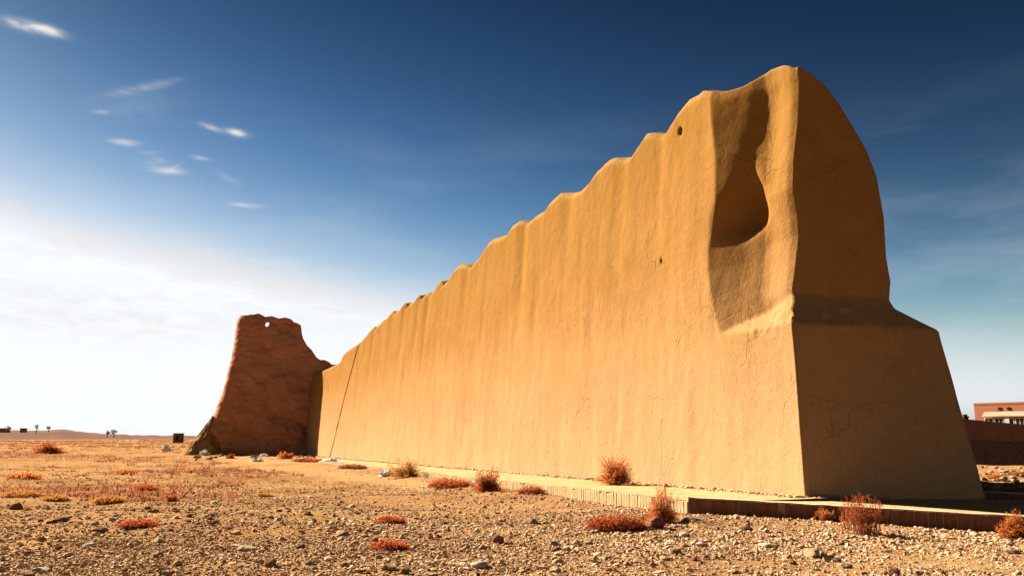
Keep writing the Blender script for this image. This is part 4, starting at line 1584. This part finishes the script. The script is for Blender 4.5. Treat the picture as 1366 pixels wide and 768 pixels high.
stone(1083, 742, 26, 13, 'largest pale tan stone on the gravel before the shaded kerb', 'stone_tan', 1)
stone(1098, 741, 12, 8, 'small tan stone touching the largest pale stone', 'stone_tan', 2)
stone(1191, 766, 17, 12, 'rounded dark red stone on bare sandy ground', 'stone_red', 3)
stone(666, 724, 18, 14, 'upright dark reddish stone on open gravel', 'stone_red', 4)
stone(540, 765, 18, 9, 'dark red flat stone on open gravel near the crimson shrub mat', 'stone_red', 5)
stone(996, 707, 16, 9, 'reddish grey stone in front of the shaded kerb', 'stone_red', 6)
stone(1020, 729, 18, 6, 'pale pinkish flat stone before the shaded kerb', 'stone_pale', 7)
stone(934, 728, 16, 6, 'flat pinkish stone on gravel not far from the reddish rock', 'stone_pale', 8)
stone(902, 738, 14, 7, 'small dark brown stone on gravel near the flat pinkish stone', 'stone_red', 9)
stone(361, 755, 20, 12, 'dark rounded stone in the stony foreground beside a thin dead stick', 'stone_red', 10)
stone(709, 697, 18, 8, 'grey flat stone on gravel between the kerb and the red stone', 'stone_tan', 11)
stone(640, 756, 26, 9, 'flat pale slab of stone on open gravel', 'stone_pale', 12)
stone(457, 713, 22, 9, 'broad reddish flat stone beside the crimson shrub mat', 'stone_tan', 13)
stone(330, 733, 24, 7, 'flat mauve stone lying alone on tan gravel', 'stone_pale', 14)
stone(22, 679, 18, 9, 'dark stone beside the wide ochre grass patch', 'stone_red', 15)
stone(80, 696, 26, 9, 'dark brown stone beside the low dead shrub', 'stone_red', 16)
stone(135, 710, 22, 8, 'brown stone just before the purplish dead shrub', 'stone_red', 17)
stone(55, 764, 24, 10, 'pale stone in the sparse stony ground far from the wall', 'stone_pale', 18)
stone(118, 730, 18, 8, 'pinkish stone half buried among tan gravel', 'stone_pale', 19)
stone(1128, 757, 18, 7, 'low tan stone near the rounded dark red stone', 'stone_tan', 20)
stone(1350, 737, 20, 7, 'tan stone on sandy ground before the orange kerb shrub', 'stone_tan', 21)
stone(874, 704, 28, 18, 'rough reddish rock lying before the kerb corner', 'stone_red', 31)

variants = [rock_mesh(100 + q, M['stone_tan']) for q in range(6)] + [rock_mesh(120 + q, M['stone_red']) for q in range(2)]
made = 0
while made < 170:
    px, py = random.uniform(-10, 1376), random.uniform(640, 772)
    if random.random() < 0.35:
        py = random.uniform(650, 700)
        px = random.uniform(-10, 420)
    p = on_ground(px, py)
    s1_, t1_ = to_st(p.x, p.y)
    if (t1_ > J_st[1] - 0.3 and s1_ > J_st[0] - 0.4) or float(sand_mask(p.x, p.y)) > 0.6:
        continue
    d1 = (p.x - J.x) * inwv[0] + (p.y - J.y) * inwv[1]
    if d1 > -0.25:
        continue
    r_ = random.uniform(0.03, 0.075)
    k_ = random.randrange(8)
    o = link('stone', variants[k_], None, (p.x, p.y, p.z + r_ * 0.25), (random.uniform(-0.3, 0.3), random.uniform(-0.3, 0.3), random.uniform(0, 6.28)), (r_ * random.uniform(0.9, 1.5), r_, r_ * random.uniform(0.5, 0.8)))
    if k_ < 6:
        tag(o, 'small rough tan stone lying loose among the gravel', 'stone', 'small tan stones among the gravel')
    else:
        tag(o, 'small rough dark red stone lying loose among the gravel', 'stone', 'small red stones among the gravel')
    made += 1

# rubble at the foot of the ruin and behind the wall end
for q in range(46):
    px, py = random.uniform(258, 425), random.uniform(606, 613)
    p = on_ground(px, py)
    r_ = random.uniform(0.12, 0.30)
    o = link('rubble_stone', variants[q % 8], None, (p.x, p.y, p.z + r_ * 0.2), (0, 0, random.uniform(0, 6)), (r_ * 1.3, r_, r_ * 0.7))
    tag(o, 'fallen rubble stone at the foot of the tower stump', 'stone', 'rubble under the tower stump')
for q in range(70):
    px, py = random.uniform(1308, 1375), random.uniform(622, 654)
    p = on_ground(px, py)
    r_ = random.uniform(0.05, 0.14)
    o = link('rubble_stone', variants[q % 8], None, (p.x, p.y, p.z + r_ * 0.2), (0, 0, random.uniform(0, 6)), (r_ * 1.3, r_, r_ * 0.7))
    tag(o, 'rubble stone on the sunlit ground before the boundary wall', 'stone', 'rubble before the boundary wall')
px_bush(1328, 640, 24, 9, 'orange weed patch on the rubble before the boundary wall', ('twig_ochre', 'twig_orange'), 41, 'mat', 150)
px_bush(1360, 633, 20, 6, 'ochre weed patch on the rubble before the boundary wall', ('twig_ochre', 'twig_ochre'), 42, 'mat', 110)


# ------------------------------------------------------------------ litter
def crumpled(px, py, wpx, hpx, label, seed):
    p_ = on_ground(px, py)
    sc_ = p_.y / FPX
    b = bmesh.new()
    bmesh.ops.create_icosphere(b, subdivisions=4, radius=1.0)
    v_ = np.array([q.co[:] for q in b.verts])
    rid = np.abs(fbm(v_[:, 0] * 2.2 + seed, v_[:, 1] * 2.2, v_[:, 2] * 2.2, 4, seed))
    v_ = v_ * (0.62 + 0.75 * rid)[:, None]
    v_[:, 2] = np.maximum(v_[:, 2], -0.35)
    v_ = v_ * np.array([wpx * sc_ * 0.60, wpx * sc_ * 0.60, hpx * sc_ * 0.60])
    for q, c_ in zip(b.verts, v_):
        q.co = c_
    me = bpy.data.meshes.new('plastic_bag')
    b.to_mesh(me)
    b.free()
    me.materials.append(M['plastic'])
    tag(link('plastic_bag', me, None, (p_.x, p_.y, p_.z + hpx * sc_ * 0.26)), label, 'litter', 'white litter')


crumpled(222, 602, 11, 9, 'crumpled white plastic bag on the plain beside the tower stump mound', 1)
crumpled(514, 636, 17, 10, 'crumpled white plastic bag on the ground beside the sunlit kerb', 2)
crumpled(273, 607, 9, 7, 'small white litter scrap right at the foot of the tower stump mound', 3)
crumpled(352, 609, 8, 4, 'white litter scrap before the middle of the tower stump', 4)
crumpled(343, 615, 13, 4, 'flat pale litter scrap on the track before the tower stump', 5)
crumpled(441, 616, 20, 5, 'long pale litter scrap where the sunlit kerb reaches the tower stump', 6)
